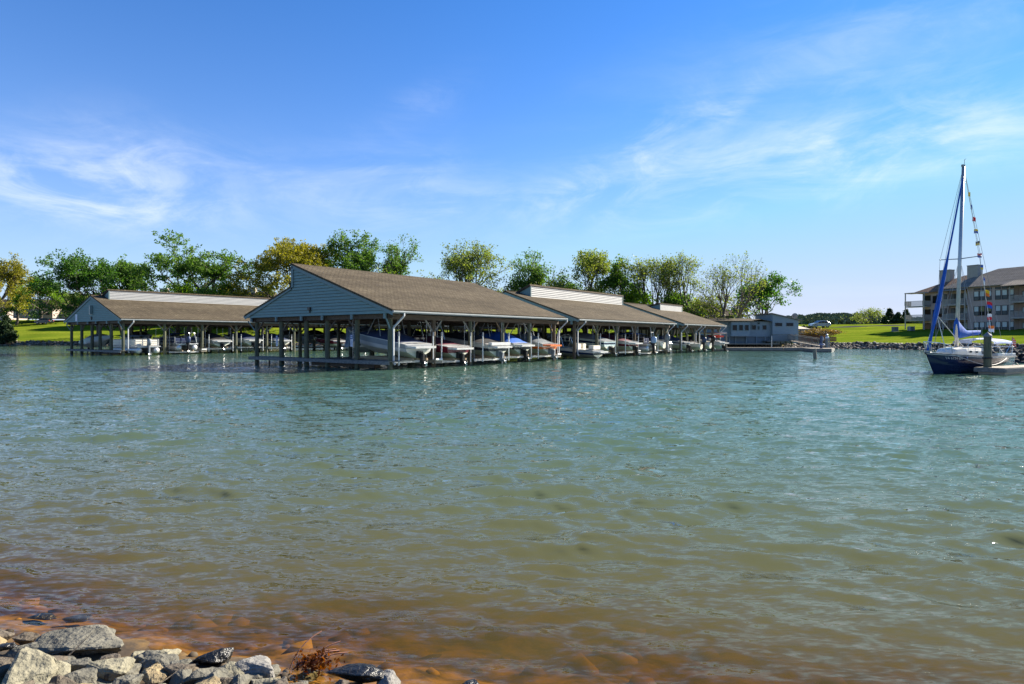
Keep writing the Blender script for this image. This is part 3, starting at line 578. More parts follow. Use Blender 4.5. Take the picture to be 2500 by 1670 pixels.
# ------------------------------------------------------------------ boathouses
TH = math.atan(1113/1500.0); UX, UY = math.sin(TH), math.cos(TH); RZ = math.atan2(UY, UX)       # long axis of the boathouse rows
OA = Vector((-7.379, 37.267, 0)); OB = Vector((-41.26, 65.22, 0))
def loc_w(O, x, y, z=0): return Vector((O.x+UX*x-UY*y, O.y+UY*x+UX*y, z))
W_, OV, SL, ZE = 14.58, .75, .34, 3.50
GPOST = (0, 3.08, 6.09, 8.39, 11.36, 14.58)
class Boathouse:
    """x along the row, y across it (0 = open side with the visible sterns), z up from the water"""
    def __init__(s, O, x0, x1, bays, shape, label, name='boathouse', ze=ZE, dorm=None, spouts=(), deck=True, fingers=(), gable_detail=True, ridge_y=9.45, fine=True):
        s.t = empty(name, loc_w(O, x0, 0), RZ, label, 'boathouse', 'roofed boathouse sections on pilings'); s.ze = ze; s.L = x1-x0; L = s.L
        b = [p-x0 for p in bays]; t = s.t; rnd = random.Random(int(x0*10)+int(ze*100)); ys, ye = -OV, W_+OV
        zr = lambda y: ze+SL*(y+OV); zl = lambda y: ze+SL*(W_+OV-y)
        ymid = W_/2
        def slab(ya, za, yb, zb, xa, xb, nm, th=.13):
            d = Vector((0, yb-ya, zb-za)); nv = Vector((0, -d.z, d.y)).normalized()
            if nv.z < 0: nv = -nv
            p = [(xa, ya, za), (xb, ya, za), (xb, yb, zb), (xa, yb, zb)]
            o = MB().prism(p, nv*th).build(nm, M['shingle'], t)
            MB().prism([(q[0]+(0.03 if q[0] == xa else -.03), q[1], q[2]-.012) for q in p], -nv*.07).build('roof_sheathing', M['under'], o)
            return o
        xa, xb = -.55, L+.35
        if shape == 'saltbox':            # long front slope, step down to a short back slope
            r1 = slab(ys, zr(ys), ridge_y, zr(ridge_y), xa, xb, 'roof_slope'); r2 = slab(ridge_y, zl(ridge_y)-.13, ye, zl(ye), xa, xb, 'roof_slope')
            prof_r = lambda z: (z-ze)/SL-OV; prof_l = lambda z: (ridge_y if z > zl(ridge_y) else W_+OV-(z-ze)/SL); ztop = zr(ridge_y)
            n = 0; zz = zl(ridge_y)
            while zz < zr(ridge_y)-.12:
                MB().box((L/2, ridge_y-.06, zz+.09), (L-.2, .04, .16)).build('siding_board', M['siding'], t); zz += .19
        else:
            r1 = slab(ys, zr(ys), ymid, zr(ymid), xa, xb, 'roof_slope'); r2 = slab(ymid, zl(ymid), ye, zl(ye), xa, xb, 'roof_slope')
            prof_r = lambda z: (z-ze)/SL-OV; prof_l = lambda z: W_+OV-(z-ze)/SL; ztop = zr(ymid)
            MB().bar((xa, ymid, ztop+.15), (xb, ymid, ztop+.15), .28, .05).build('ridge_cap', M['shingle'], r1)
        if dorm:                           # pop-up clerestory: board wall facing the open side under a shed roof
            dx0, dx1, dy, ztw = dorm; dx0 -= x0; dx1 -= x0; zb = zr(dy)+.1
            dr = slab(dy-.07, ztw+.04, ymid+1.9, max(zl(ymid+1.9), 0)+.02, dx0-.25, dx1+.25, 'dormer_roof', .10)
            nb = 6; hb = (ztw-zb)/nb; MB().box(((dx0+dx1)/2, dy+.03, (zb+ztw)/2), (dx1-dx0, .05, ztw-zb)).build('dormer_lap_shade', M['trim_dk'], t)  # dark sheet showing through the board gaps stands in for lap shadows
            for i in range(nb):
                z = zb+i*hb; MB().prism([(dx0, dy-.05, z), (dx0, dy, z), (dx0, dy, z+hb*.84), (dx0, dy-.012, z+hb*.84)], (dx1-dx0, 0, 0)).build('siding_board', M['siding_sunlit'], t)
            for xx in (dx0-.05, dx1+.05):
                MB().box((xx, dy-.02, (zb+ztw)/2), (.12, .1, ztw-zb)).build('corner_trim', M['trim'], t)
                yb_ = ymid+1.9; k = (ztw-(zl(yb_)))/(yb_-dy)
                pts = [(xx, dy+.02, zb-.2), (xx, dy+.02, ztw-.02), (xx, yb_-.1, zl(yb_)+.03), (xx, ymid, zr(ymid)+.0)]
                MB().prism(pts, (.05 if xx > dx0 else -.05, 0, 0)).build('dormer_end', M['siding'], t)
        # gable wall of lap boards, end at the near side; plain boards at the far side
        def gable(xg, sgn, fine_):
            hb = .2 if fine_ else .6; z = ze-.10; gp_ = .028 if fine_ else 0
            if fine_:
                yr_ = ridge_y-.1 if shape == 'saltbox' else ymid
                pts = [(xg+.02, -OV+.2, ze-.08), (xg+.02, yr_, ztop-.12)]+([(xg+.02, yr_, zl(ridge_y)-.1)] if shape == 'saltbox' else [])+[(xg+.02, W_+OV-.2, ze-.08)]
                MB().prism(pts, (.04, 0, 0)).build('gable_lap_shade', M['trim_dk'], t)  # darker panel behind the gaps paints the shadow lines under each board
            while z < ztop-.02:
                z1 = min(z+hb, ztop-.001); f = lambda q: (max(prof_r(max(q, ze)), -OV)+.12, prof_l(max(q, ze))-(.12 if q <= zl(ridge_y) or shape != 'saltbox' else .05))
                a0, a1 = f(z); c0, c1 = f(z1)
                if shape == 'saltbox' and z <= zl(ridge_y) < z1: c1 = max(c1, ridge_y-.05)
                if a1-a0 > .1:
                    if c1 <= c0: c0 = c1 = (a0+a1)/2
                    q = lambda y, zz, e: (xg+sgn*e, y, zz)
                    m_ = MB(); m_.v = [q(a0, z, 0), q(a1, z, 0), q(a1, z, -.06), q(a0, z, -.06), q(c0, z1-gp_, 0), q(c1, z1-gp_, 0), q(c1, z1-gp_, -.02), q(c0, z1-gp_, -.02)]
                    m_.f = [(0, 1, 5, 4), (2, 3, 7, 6), (0, 3, 2, 1), (4, 5, 6, 7), (0, 4, 7, 3), (1, 2, 6, 5)]; m_.build('siding_board', M['siding'], t)
                z += hb
        gable(-.42, 1, gable_detail); gable(L+.2, -1, False)
        # rake boards
        for xg in (-.49, L+.28):
            e = -1 if xg < 0 else 1
            segs = [((ys, zr(ys)-.14), (ridge_y if shape == 'saltbox' else ymid, (zr(ridge_y) if shape == 'saltbox' else ztop)-.14))]
            segs.append(((ridge_y if shape == 'saltbox' else ymid, (zl(ridge_y) if shape == 'saltbox' else ztop)-.16), (ye, zl(ye)-.14)))
            for (y0, z0), (y1, z1) in segs:
                MB().prism([(xg, y0, z0-.08), (xg, y1, z1-.08), (xg, y1, z1+.14), (xg, y0, z0+.14)], (e*.045, 0, 0)).build('rake_board', M['trim'], t)
        if shape == 'saltbox':
            MB().box((-.51, ridge_y-.12, (zl(ridge_y)+zr(ridge_y))/2-.1), (.05, .2, zr(ridge_y)-zl(ridge_y))).build('corner_trim', M['trim'], t)
        # gutters, fascia
        for yy in (ys-.02, ye+.02):
            e = -1 if yy < 0 else 1
            MB().prism([(xa, yy, ze+.05), (xa, yy+e*.13, ze+.05), (xa, yy+e*.13, ze-.03), (xa, yy+e*.08, ze-.10), (xa, yy, ze-.10)], (xb-xa+.1, 0, 0)).build('gutter', M['gutter'], r1 if yy < 0 else r2)
        # beams and posts
        zb = ze-.30
        for yy in (0, 6.09, 8.39, W_):
            for o_ in (-.12, .12):
                MB().bar((-.3, yy+o_, zb+.02), (L+.15, yy+o_, zb+.02), .06, .30).build('beam', M['beam'], t)
        MB().bar((-.12, -.4, zb+.05), (-.12, W_+.4, zb+.05), .10, .28).build('beam', M['beam'], t)
        for yy in GPOST:
            MB().box((-.44, yy, zb+.04), (.1, .18, .3)).build('beam_end', M['trim'], t)
        post_me = None
        def post(x, y, r, mat, z0=-1.2, z1=None):
            tp = z1 or zb-.12; m_ = MB(); k = 5
            pr = [(r*1.06, z0), (r*1.02, .2), (r, tp*.5), (r*.93, tp)]
            m_.lathe(pr, (0, 0, 0), 10); o = m_.build('post', mat, t, smooth=True); o.location = (x+rnd.uniform(-.02, .02), y, 0); o.rotation_euler = (rnd.uniform(-.006, .006), rnd.uniform(-.006, .006), rnd.random()*6); return o
        for i, bx in enumerate(b):
            if bx < .05 and deck: continue
            post(bx, 0, .15, M['post'] if rnd.random() < .75 else M['post_br'], z1=zb-.05)
            for sg in (-1, 1):
                if (bx < .5 and sg < 0) or (bx > L-.5 and sg > 0): continue
                MB().bar((bx+sg*.12, -.02, ze-1.15), (bx+sg*.78, -.02, zb-.1), .06, .11).build('brace', M['brace'] if rnd.random() < .5 else M['brace_g'], t)
            for yy in (6.09, 8.39, W_): post(bx, yy, .14, M['post'])
            if fine:
                for sg in (-1, 1): MB().bar((bx+sg*.1, W_, ze-1.15), (bx+sg*.78, W_, zb-.1), .06, .11).build('brace', M['brace_g'], t)
            MB().bar((bx, .1, zb-.06), (bx, W_-.1, zb-.06), .08, .2).build('tie_beam', M['beam'], t)
        if deck:
            for yy in GPOST:
                post(0.0, yy, .165 if 2 < yy < 12 else .155, M['post'])
            for (y0, y1, y2) in ((14.58, 13.7, 1), (3.08, 3.9, 1), (11.36, 10.5, 1), (6.09, 5.2, 1)):
                MB().bar((.0, y0, ze-1.2), (.0, y1, zb-.1), .07, .11).build('brace', M['beam'], t)
            MB().bar((-.12, -.1, ze-1.0), (-.42, -.1, ze-.4), .06, .08).build('brace', M['trim'], t)
            MB().bar((-.05, W_+.1, ze-1.1), (-.42, W_+.45, ze-.35), .06, .08).build('brace', M['trim'], t)
            zt = .52
            dk = MB()
            for i in range(8): dk.box((-.28+i*.15, W_/2+.1, zt-.02), (.14, W_+.9, .04))
            dk.build('deck_boards', M['deckw'], t)
            yy = -.32
            for i, seg in enumerate((4.6, 4.9, 5.9)):
                MB().box((-.37, yy+seg/2, zt-.115+rnd.uniform(-.012, .012)), (.06, seg-.02, .21)).build('deck_fascia', M['deckf'], t); yy += seg
            for q in (3.4, 9.1, 12.6, 14.0): MB().tube((-.2, q, -1), (-.2, q, zt-.2), .05, .05, 6).build('stub_pile', M['post_br'], t)
            MB().box((.25, W_*.32, .16), (.5, 6.4, .22)).build('deck_joist', M['beam'], t)
        # walkway down the middle and finger piers
        wk = MB()
        for i in range(11): wk.box((L/2, 6.35+i*.19, .50), (L, .17, .05))
        wk.build('walkway_boards', M['deckw'], t)
        for yy in (6.22, 8.42): MB().box((L/2, yy, .40), (L, .06, .2)).build('walkway_edge', M['deckf'], t)
        for fx in fingers:
            fx -= x0; fm = MB()
            for i in range(22): fm.box((fx, -.45+i*.30+.14, .50), (.62, .27, .045))
            fp = fm.build('finger_pier_boards', M['deckw'], t)
            for sg in (-1, 1): MB().box((fx+sg*.30, 2.9, .39), (.05, 6.6, .18)).build('finger_pier_edge', M['deckf'], t)
            MB().box((fx, -.47, .38), (.66, .05, .22)).build('finger_pier_end', M['deckl'], t)
            MB().tube((fx-.3, -.52, .52), (fx+.28, -.52, .52), .07, .07, 8).build('bumper', M['pvc'], t)
        for (sx, mt) in spouts:
            q = sx-x0; m_ = MB(); pt = [(q+.33, ys-.08, ze-.08), (q+.33, ys-.08, ze-.25), (q+.05, -.2, ze-.95), (q+.05, -.2, .45), (q+.08, -.32, .3)]
            for a_, c_ in zip(pt[:-1], pt[1:]): m_.bar(a_, c_, .1, .085)
            m_.build('downspout', M[mt], t)
PXA = lambda px: None
bh1 = Boathouse(OA, 0, 18.7, (0, 3.73, 7.45, 11.14, 14.63, 18.31), 'saltbox', 'nearest brown-roofed boathouse with tall asymmetric blue-grey gable end', spouts=((.02, 'spout'), (18.75, 'spout')), fingers=(3.73, 18.31))
bh2 = Boathouse(OA, 21.65, 43.0, (21.68, 25.82, 29.77, 33.98, 38.57, 42.26), 'gable', 'middle boathouse section with a long sunlit-toned board clerestory on its roof', dorm=(23.4, 43.0, 5.9, 6.95), spouts=((21.9, 'spout'), (42.4, 'spout')), deck=False, fingers=(33.98, 42.26))
bh3 = Boathouse(OA, 46.4, 61.5, (46.9, 48.98, 51.25, 53.2, 55.51, 58.5, 61.04), 'gable', 'farthest boathouse section, with a short clerestory, beside the clubhouse', dorm=(52.4, 60.2, 5.0, 6.4), spouts=((46.6, 'spout'), (51.5, 'spout'), (52.8, 'spout'), (61.2, 'spout')), deck=False, fingers=(52.4,), gable_detail=False)
ZB = 3.82
bhB = Boathouse(OB, 0, 24.0, (0, 4.2, 8.35, 12.5, 16.6, 20.6), 'gable', 'separate boathouse with a vented gable and long sunlit-toned clerestory, near the left lawn', ze=ZB, dorm=(.9, 21.5, 6.0, 7.25), spouts=((.35, 'spout'),), fingers=(8.35,))
bhB2 = Boathouse(OB, 25.2, 48.0, (25.6, 29.8, 34.0, 38.2, 42.4, 46.6), 'saltbox', 'boathouse section glimpsed behind the nearest one, next along from the vented gable', ze=ZB, deck=False, gable_detail=False, fine=False, ridge_y=8.6)
bhB3 = Boathouse(OB, 49.2, 70.0, (49.6, 53.8, 58.0, 62.2, 66.4), 'gable', 'hindmost boathouse section of the back row, near the shore', ze=ZB, deck=False, gable_detail=False, fine=False)

# vent, meter box, signs, floodlights
def gable_vent():
    t = empty('gable_vent', loc_w(OB, -.47, 7.3, ZB+.75), RZ, 'pale louvred vent with a lifted shutter on the far gable', 'vent')
    MB().box((0, 0, .42), (.06, .62, .86)).build('backing', M['trim_dk'], t)
    for sg in (-1, 1): MB().box((-.04, sg*.32, .42), (.06, .07, .95)).build('frame', M['cream'], t)
    for z in (-.02, .9): MB().box((-.04, 0, z), (.06, .70, .07)).build('frame', M['cream'], t)
    for i in range(6): MB().box((-.04, 0, .08+i*.14), (.05, .56, .045), Matrix.Rotation(.5, 3, 'Y')).build('slat', M['cream'], t)
    MB().box((-.16, -.42, .44), (.26, .05, .98)).build('shutter', M['trim'], t)
gable_vent()
def floodlight(O, y, z, lab):
    t = empty('floodlight', loc_w(O, -.44, y, z), RZ, lab, 'floodlight')
    MB().box((-.10, 0, .06), (.14, .26, .2)).build('lamp_head', M['blackm'], t, bevel=.02)
    MB().box((-.05, 0, -.12), (.1, .07, .18)).build('bracket', M['blackm'], t)
floodlight(OA, 7.35, ZE+.30, 'small black floodlight on the nearest boathouse gable')
floodlight(OB, 7.1, ZB+.25, 'small black floodlight below the gable vent')
tag(MB().box((0, 0, 0), (.06, .5, .8)).build('notice_board', M['signwhite'], None), 'pale blue notice board low on the vented gable', 'notice board')
bpy.data.objects['notice_board'].location = loc_w(OB, -.48, 11.6, ZB+.38); bpy.data.objects['notice_board'].rotation_euler = (0, 0, RZ)
def post_sign(y, z, lab):
    t = empty('sign', loc_w(OA, -.2, y, z), RZ-.25, lab, 'sign')
    MB().box((0, 0, 0), (.012, .36, .76)).build('plate', M['signwhite'], t)
    MB().box((-.008, 0, .24), (.008, .36, .28)).build('header', M['signblue'], t)
    for i, (zz, w) in enumerate(((.31, .26), (.2, .26))): MB().box((-.014, 0, zz), (.006, w, .05)).build('text_line', M['signwhite'], t)
    for i, zz in enumerate((.05, -.03, -.11, -.19, -.27)): MB().box((-.008, 0, zz), (.006, .24 if i % 2 else .28, .025)).build('text_line', M['signpink'] if i == 0 else M['signblue'], t)
post_sign(3.38, 1.75, 'blue and white notice on the gable-end post beside the grey boat bow')
post_sign(11.66, 1.70, 'blue and white notice on the gable-end post next to the corner')

# ------------------------------------------------------------------ boats
def outboard(t, x, y, z, cowl, s=1.0, nm='outboard_motor'):
    o = MB()
    pr = [(-.30, .16, .62), (-.28, .20, .95), (-.22, .21, 1.12), (.0, .20, 1.22), (.22, .17, 1.16), (.27, .14, .95), (.24, .12, .62)]
    rows = []
    for zz, lx, ly, cx_ in ((.55, .20, .13, 0), (.62, .27, .17, -.02), (.85, .30, .19, -.03), (1.05, .28, .18, -.03), (1.16, .22, .14, -.03), (1.2, .10, .06, -.03)):
        rows.append([(x+s*(cx_+lx*math.copysign(abs(math.cos(a))**.7, math.cos(a))), y+s*ly*math.copysign(abs(math.sin(a))**.7, math.sin(a)), z+s*zz) for a in [2*math.pi*i/14 for i in range(14)]])
    o.grid(rows, True); o.poly(rows[-1]); o.poly(rows[0][::-1])
    p = o.build(nm, cowl, t, smooth=True)
    g = MB(); g.prism([(x-.14*s, y-.07*s, z+.56*s), (x+.16*s, y-.07*s, z+.56*s), (x+.10*s, y-.07*s, z-.25*s), (x-.12*s, y-.07*s, z-.25*s)], (0, .14*s, 0))
    g.prism([(x-.30*s, y-.11*s, z-.20*s), (x+.16*s, y-.11*s, z-.20*s), (x+.16*s, y-.11*s, z-.24*s), (x-.30*s, y-.11*s, z-.24*s)], (0, .22*s, 0))
    g.prism([(x-.10*s, y-.02*s, z-.55*s), (x+.08*s, y-.02*s, z-.55*s), (x+.1*s, y-.02*s, z-.25*s), (x-.1*s, y-.02*s, z-.25*s)], (0, .04*s, 0))
    g.lathe([(.0, -.24), (.06, -.2), (.065, .1), (.02, .28), (0, .3)], (x-.05*s, y, z-.42*s), 10, Matrix.Rotation(math.pi/2, 3, 'Y')); g.box((x+.22*s, y, z+.45*s), (.14*s, .24*s, .3*s))
    g.build('lower_unit', M['blackm'] if cowl is not M['greym'] else M['greym'], p)
    prop(p, x-.32*s, y, z-.42*s, .17*s, M['steel'])
    return p
def prop(par, x, y, z, r, mat):
    g = MB()
    for i in range(3):
        a = 2*math.pi*i/3+.4; c, s_ = math.cos(a), math.sin(a); q = lambda u, w, d: (x+d, y+c*u-s_*w, z+s_*u+c*w)
        g.prism([q(.02, -.03, -.02), q(r, -.07, -.03), q(r*1.05, .05, .03), q(.02, .03, .02)], (.012, 0, 0))
    g.lathe([(.0, -.08), (.045, -.05), (.045, .05), (0, .08)], (x, y, z), 8, Matrix.Rotation(math.pi/2, 3, 'Y')); g.build('propeller', mat, par)
def sterndrive(t, z, y=0, mat=None, s=1.0):
    mat = mat or M['blackm']; g = MB()
    g.box((-.10, y, z+.05), (.22, .42*s, .44*s)); g.prism([(-.18, y-.10, z+.2), (-.52*s, y-.10, z+.12), (-.48*s, y-.10, z-.42*s), (-.26*s, y-.10, z-.42*s)], (0, .2, 0))
    g.box((-.46*s, y, z-.26*s), (.5*s, .26*s, .035)); g.lathe([(0, -.26), (.07, -.2), (.075, .12), (.03, .26), (0, .28)], (-.42*s, y, z-.42*s), 10, Matrix.Rotation(math.pi/2, 3, 'Y'))
    g.prism([(-.46*s, y-.02, z-.46*s), (-.32*s, y-.02, z-.46*s), (-.40*s, y-.02, z-.68*s), (-.48*s, y-.02, z-.68*s)], (0, .04, 0))
    p = g.build('sterndrive', mat, t, bevel=.015); prop(p, -.74*s, y, z-.42*s, .17, M['steel']); return p

class Runabout:
    """x forward from the transom, z up from the keel"""
    def __init__(s, t, L, B, F, top, bottom, deck, cover, stripe=None, lower=None, drive='stern', cov=(.1, .74, .55), tower=None, platform=None, screen=True, scallop=False, motor=None, rake=.10, arch=None):
        s.L, s.B, s.F = L, B, F; n = 18
        T = [i/(n-1) for i in range(n)]; T = [q**.85 for q in T]
        s.hb = lambda q: B/2*(.93+.07*math.sin(min(q/.4, 1)*math.pi/2))*(1-max(0., (q-.38)/.62)**2.4)+.012
        s.zs = lambda q: F*(.76+.36*q**.85)
        s.zc = lambda q: F*(.36+.40*q**2.6); s.zk = lambda q: .90*F*max(0., (q-.5)/.5)**2.2
        s.xx = lambda q, lev: L*q-rake*L*(1-lev)*max(0, q-.5)*2*q
        P = lambda q, y, z: (s.xx(q, (z-0)/max(s.zs(q), .01)), y, z)
        s.P = P
        # bottom, topsides
        bt = MB(); rows = [[P(q, sg*y, z) for sg, y, z in ((1, s.hb(q)*(.86-.3*q**3), s.zc(q)), (1, s.hb(q)*.45, (s.zc(q)+s.zk(q)*1.2)/2.15), (1, 0, s.zk(q)), (-1, s.hb(q)*.45, (s.zc(q)+s.zk(q)*1.2)/2.15), (-1, s.hb(q)*(.86-.3*q**3), s.zc(q)))] for q in T]
        bt.grid(rows); bt.poly(rows[0][::-1]); hull = bt.build('hull', bottom, t, smooth=False); s.hull = hull
        def side(q, sg, f): 
            c = s.hb(q)*(.86-.3*q**3); y = c+(s.hb(q)-c)*(f**.75); return P(q, sg*y, s.zc(q)+(s.zs(q)-s.zc(q))*f)
        s.side = side; tm = MB()
        for sg in (1, -1):
            tm.grid([[side(q, sg, f) for f in (0, .3, .6, .85, 1)] for q in T])
        tm.poly([side(0, 1, f) for f in (0, .3, .6, .85, 1)]+[side(0, -1, f) for f in (1, .85, .6, .3, 0)])
        tm.build('topsides', top, t, smooth=False)
        def band(f0, f1, mat, nm, off=.008):
            bm_ = MB()
            for sg in (1, -1):
                g = [[(lambda p: (p[0], p[1]+sg*off, p[2]))(side(q, sg, f)) for f in (f0, (f0+f1)/2, f1)] for q in T]; bm_.grid(g)
            e = [(-off, *side(0, 1, f)[1:]) for f in (f0, f1)]+[(-off, *side(0, -1, f)[1:]) for f in (f1, f0)]; bm_.poly(e)
            bm_.build(nm, mat, hull)
        if stripe: band(.42, .72, stripe, 'stripe')
        if lower: band(.0, .42, lower, 'lower_band', .010)
        # rub rail + deck
        rr = MB()
        for sg in (1, -1): rr.path([side(q, sg, 1) for q in T], .028, 5)
        rr.tube(side(0, 1, 1), side(0, -1, 1), .028, .028, 5); rr.build('rub_rail', M['white'] if top is not M['white'] else M['greym'], t)
        dk = MB(); dk.grid([[P(q, s.hb(q)*k, s.zs(q)+.05*(1-k*k)) for k in (-1, -.6, 0, .6, 1)] for q in T]); dk.build('deck', deck, t, smooth=True)
        c0, c1, ch = cov; cv = MB(); rows = []
        if cover is not None:
            for i in range(15):
                u = i/14; q = c0+(c1-c0)*u; hgt = ch*(math.sin(math.pi*min(1, u*1.02))**.55)*(.62+.38*math.sin(math.pi*u))
                rows.append([(s.xx(q, 1), k*s.hb(q)*.97, s.zs(q)+.02+hgt*(max(0, 1-abs(k)**2.2))**.8) for k in (-1, -.9, -.7, -.4, -.15, .15, .4, .7, .9, 1)])
            cv.grid(rows); cv.build('canvas_cover', cover, t, smooth=True)
        elif screen:
            w = MB(); q = .56
            for sg in (1, -1): w.prism([(L*q, sg*.02, F*1.1), (L*q, sg*s.hb(q)*.75, F*1.1), (L*(q-.05), sg*s.hb(q)*.7, F*1.1+.42), (L*(q-.05), sg*.02, F*1.1+.42)], (.02, 0, 0))
            w.build('windscreen', M['glassdk'], t)
            for sg in (1, -1): MB().box((L*.3, sg*.5, F+.12), (.6, .55, .5)).build('seat', M['cream'], t, bevel=.06)
            MB().box((L*.06, 0, F+.08), (.5, B*.6, .35)).build('sun_pad', M['cream'], t, bevel=.05)
        if platform:
            g = MB(); w = B*.43; d = .62; pts = [(0, -w, 0), (-d*.8, -w*.97, 0), (-d, -w*.8, 0), (-d, w*.8, 0), (-d*.8, w*.97, 0), (0, w, 0)]
            g.prism([(a, b_, F*.60) for a, b_, c_ in pts], (0, 0, .12)); g.build('swim_platform', platform, t)
        if drive == 'stern': sterndrive(t, F*.18, 0, motor)
        elif drive == 'outboard': outboard(t, -.32, 0, F*.42, motor or M['blackm'], 1.0)
        elif drive == 'inboard':
            g = MB(); g.prism([(-.02, -.03, F*.25), (.35, -.03, F*.25), (.3, -.03, -.25), (.05, -.03, -.25)], (0, .06, 0)); rd = g.build('rudder', M['steel'], t); prop(rd, .55, 0, -.08, .16, M['steel'])
        if tower:
            g = MB(); x0 = L*.42
            for sg in (1, -1):
                y = B*.43*sg; g.path([(x0+.75, y, F), (x0+.1, y*.93, F+1.25), (x0-.2, y*.7, F+1.5)], .035); g.path([(x0-.55, y, F), (x0-.1, y*.93, F+1.3)], .03)
            g.path([(x0-.2, -B*.3, F+1.5), (x0-.3, 0, F+1.56), (x0-.2, B*.3, F+1.5)], .035); g.path([(x0+.1, -B*.40, F+1.25), (x0+.1, B*.40, F+1.25)], .025)
            g.build('tower', tower, t)
        if arch:
            g = MB(); x0 = L*arch
            for k in (0, .5): g.path([(x0-k, -B*.42, F), (x0-.1-k*.2, -B*.40, F+.9), (x0-.2, -B*.2, F+1.15), (x0-.2, B*.2, F+1.15), (x0-.1-k*.2, B*.40, F+.9), (x0-k, B*.42, F)], .028)
            g.build('bimini_frame', M['steel'], t)
def slip_boat(O, x, y, z, pitch, label, name='motor_boat', yaw=0.0, group='motor boats parked stern-out in the boathouse slips', flip=False):
    t = empty(name, loc_w(O, x, y, z)); a = RZ+math.pi/2+yaw+(math.pi if flip else 0)
    t.rotation_euler = (Matrix.Rotation(a, 4, 'Z') @ Matrix.Rotation(-pitch, 4, 'Y')).to_euler()
    tag(t, label, 'motorboat', group); return t
def lift(O, x, y, z, L, B, label, poles=True, flip=False):
    t = empty('boat_lift', loc_w(O, x, y, 0), RZ+math.pi/2+(math.pi if flip else 0), label, 'boat lift', 'lift cradles under the parked boats')
    for q in (.12, .62): MB().bar((L*q, -B*.66, z-.2), (L*q, B*.66, z-.2), .12, .16).build('cross_beam', M['alu'], t)
    for sg in (-1, 1):
        MB().bar((-.2, sg*B*.24, z-.05), (L*.78, sg*B*.24, z+.02), .12, .14).build('bunk', M['wood_lt'], t)
        for q in (.12, .62): MB().tube((L*q, sg*B*.64, z-.15), (L*q, sg*B*.64, 3.1), .011, .011, 5).build('cable', M['steel'], t)
        if poles:
            for q in (.02, .55): 
                p = MB().tube((L*q, sg*B*.60, .25), (L*q, sg*B*.60, 2.05), .04, .04, 8).build('guide_pole', M['pvc'], t)
                MB().tube((L*q, sg*B*.60, 2.05), (L*q, sg*B*.60, 2.3), .065, .05, 8).build('pole_cap', M['greym'], p)

# nearest boathouse, five slips
t = slip_boat(OA, 2.0, -.35, .62, .085, 'grey-sided runabout with navy cover in the end slip of the nearest boathouse')
Runabout(t, 7.0, 2.5, 1.18, M['hullgrey'], M['keel'], M['white'], M['canvas_navy'], lower=M['white'], platform=M['white'], tower=M['greym'], cov=(.08, .72, .45))
MB().box((-.02, -.25, 1.28), (.14, .3, .1)).build('headrest', M['blackm'], t); MB().box((-.02, .25, 1.28), (.14, .3, .1)).build('headrest', M['blackm'], t)
lift(OA, 2.0, -.35, .62, 7.0, 2.5, 'lift cradle holding the grey-sided runabout')
def tarp():
    rows = []; rnd = random.Random(4)
    for i in range(13):
        u = i/12; rows.append([(4.9+u*1.75+rnd.uniform(-.06, .06), sg*(.95-.55*u)*(1+.25*math.sin(7*u)) + rnd.uniform(-.08, .08), z+rnd.uniform(-.05, .05)-.5*u*(abs(sg) > .9)) for sg, z in ((-1.02, .75), (-1.0, 1.25), (-.6, 1.62), (0, 1.78), (.6, 1.62), (1.0, 1.25), (1.02, .75))])
    o = empty('tarpaulin', loc_w(OA, 2.0, -.35, .62+.35), RZ+math.pi/2, 'crumpled blue-grey tarpaulin hanging over the bow of the grey-sided runabout', 'tarpaulin')
    MB().grid(rows).build('sheet', M['tarp'], o, smooth=True)
tarp()
t = slip_boat(OA, 5.65, -.45, .52, .05, 'maroon and white runabout with a maroon cover, second slip of the nearest boathouse')
Runabout(t, 6.6, 2.45, 1.08, M['maroon'], M['keel'], M['white'], M['canvas_maroon'], platform=M['white'], cov=(.1, .75, .36), tower=M['steel'])
MB().lathe([(0, -.26), (.09, -.2), (.1, .18), (.05, .27), (0, .28)], (.9, 1.36, .62), 10).build('fender', M['rubber'], t, smooth=True)
lift(OA, 5.65, -.45, .52, 6.6, 2.45, 'lift cradle holding the maroon and white runabout')
t = slip_boat(OA, 9.3, -1.0, .55, .07, 'white and black wake boat with black cover and broad white swim step')
Runabout(t, 7.1, 2.5, 1.15, M['white'], M['keel'], M['white'], M['canvas_black'], lower=M['hullblk'], platform=M['white'], motor=M['greym'], cov=(.06, .78, .42))
MB().box((-.12, 0, .95), (.3, 2.25, .22)).build('stern_pad', M['white'], t, bevel=.04)
lift(OA, 9.3, -1.0, .55, 7.1, 2.5, 'lift cradle holding the white and black wake boat')
t = slip_boat(OA, 12.9, -.55, .62, .06, 'white runabout under a bright blue cover in the nearest boathouse')
Runabout(t, 6.8, 2.45, 1.12, M['white'], M['keel'], M['white'], M['canvas_blue'], stripe=None, lower=M['hullblk'], platform=M['white'], cov=(.04, .6, .62), tower=M['steel'])
lift(OA, 12.9, -.55, .62, 6.8, 2.45, 'lift cradle holding the blue-covered runabout')
t = slip_boat(OA, 16.5, -.75, .60, .05, 'white boat with an orange stripe, grey cover and orange swim step')
Runabout(t, 6.5, 2.4, 1.08, M['white'], M['keel'], M['white'], M['canvas_grey'], lower=M['orange'], platform=M['orange'], motor=M['greym'], cov=(.05, .7, .5), tower=M['white'])
lift(OA, 16.5, -.75, .60, 6.5, 2.4, 'lift cradle holding the orange-striped boat')
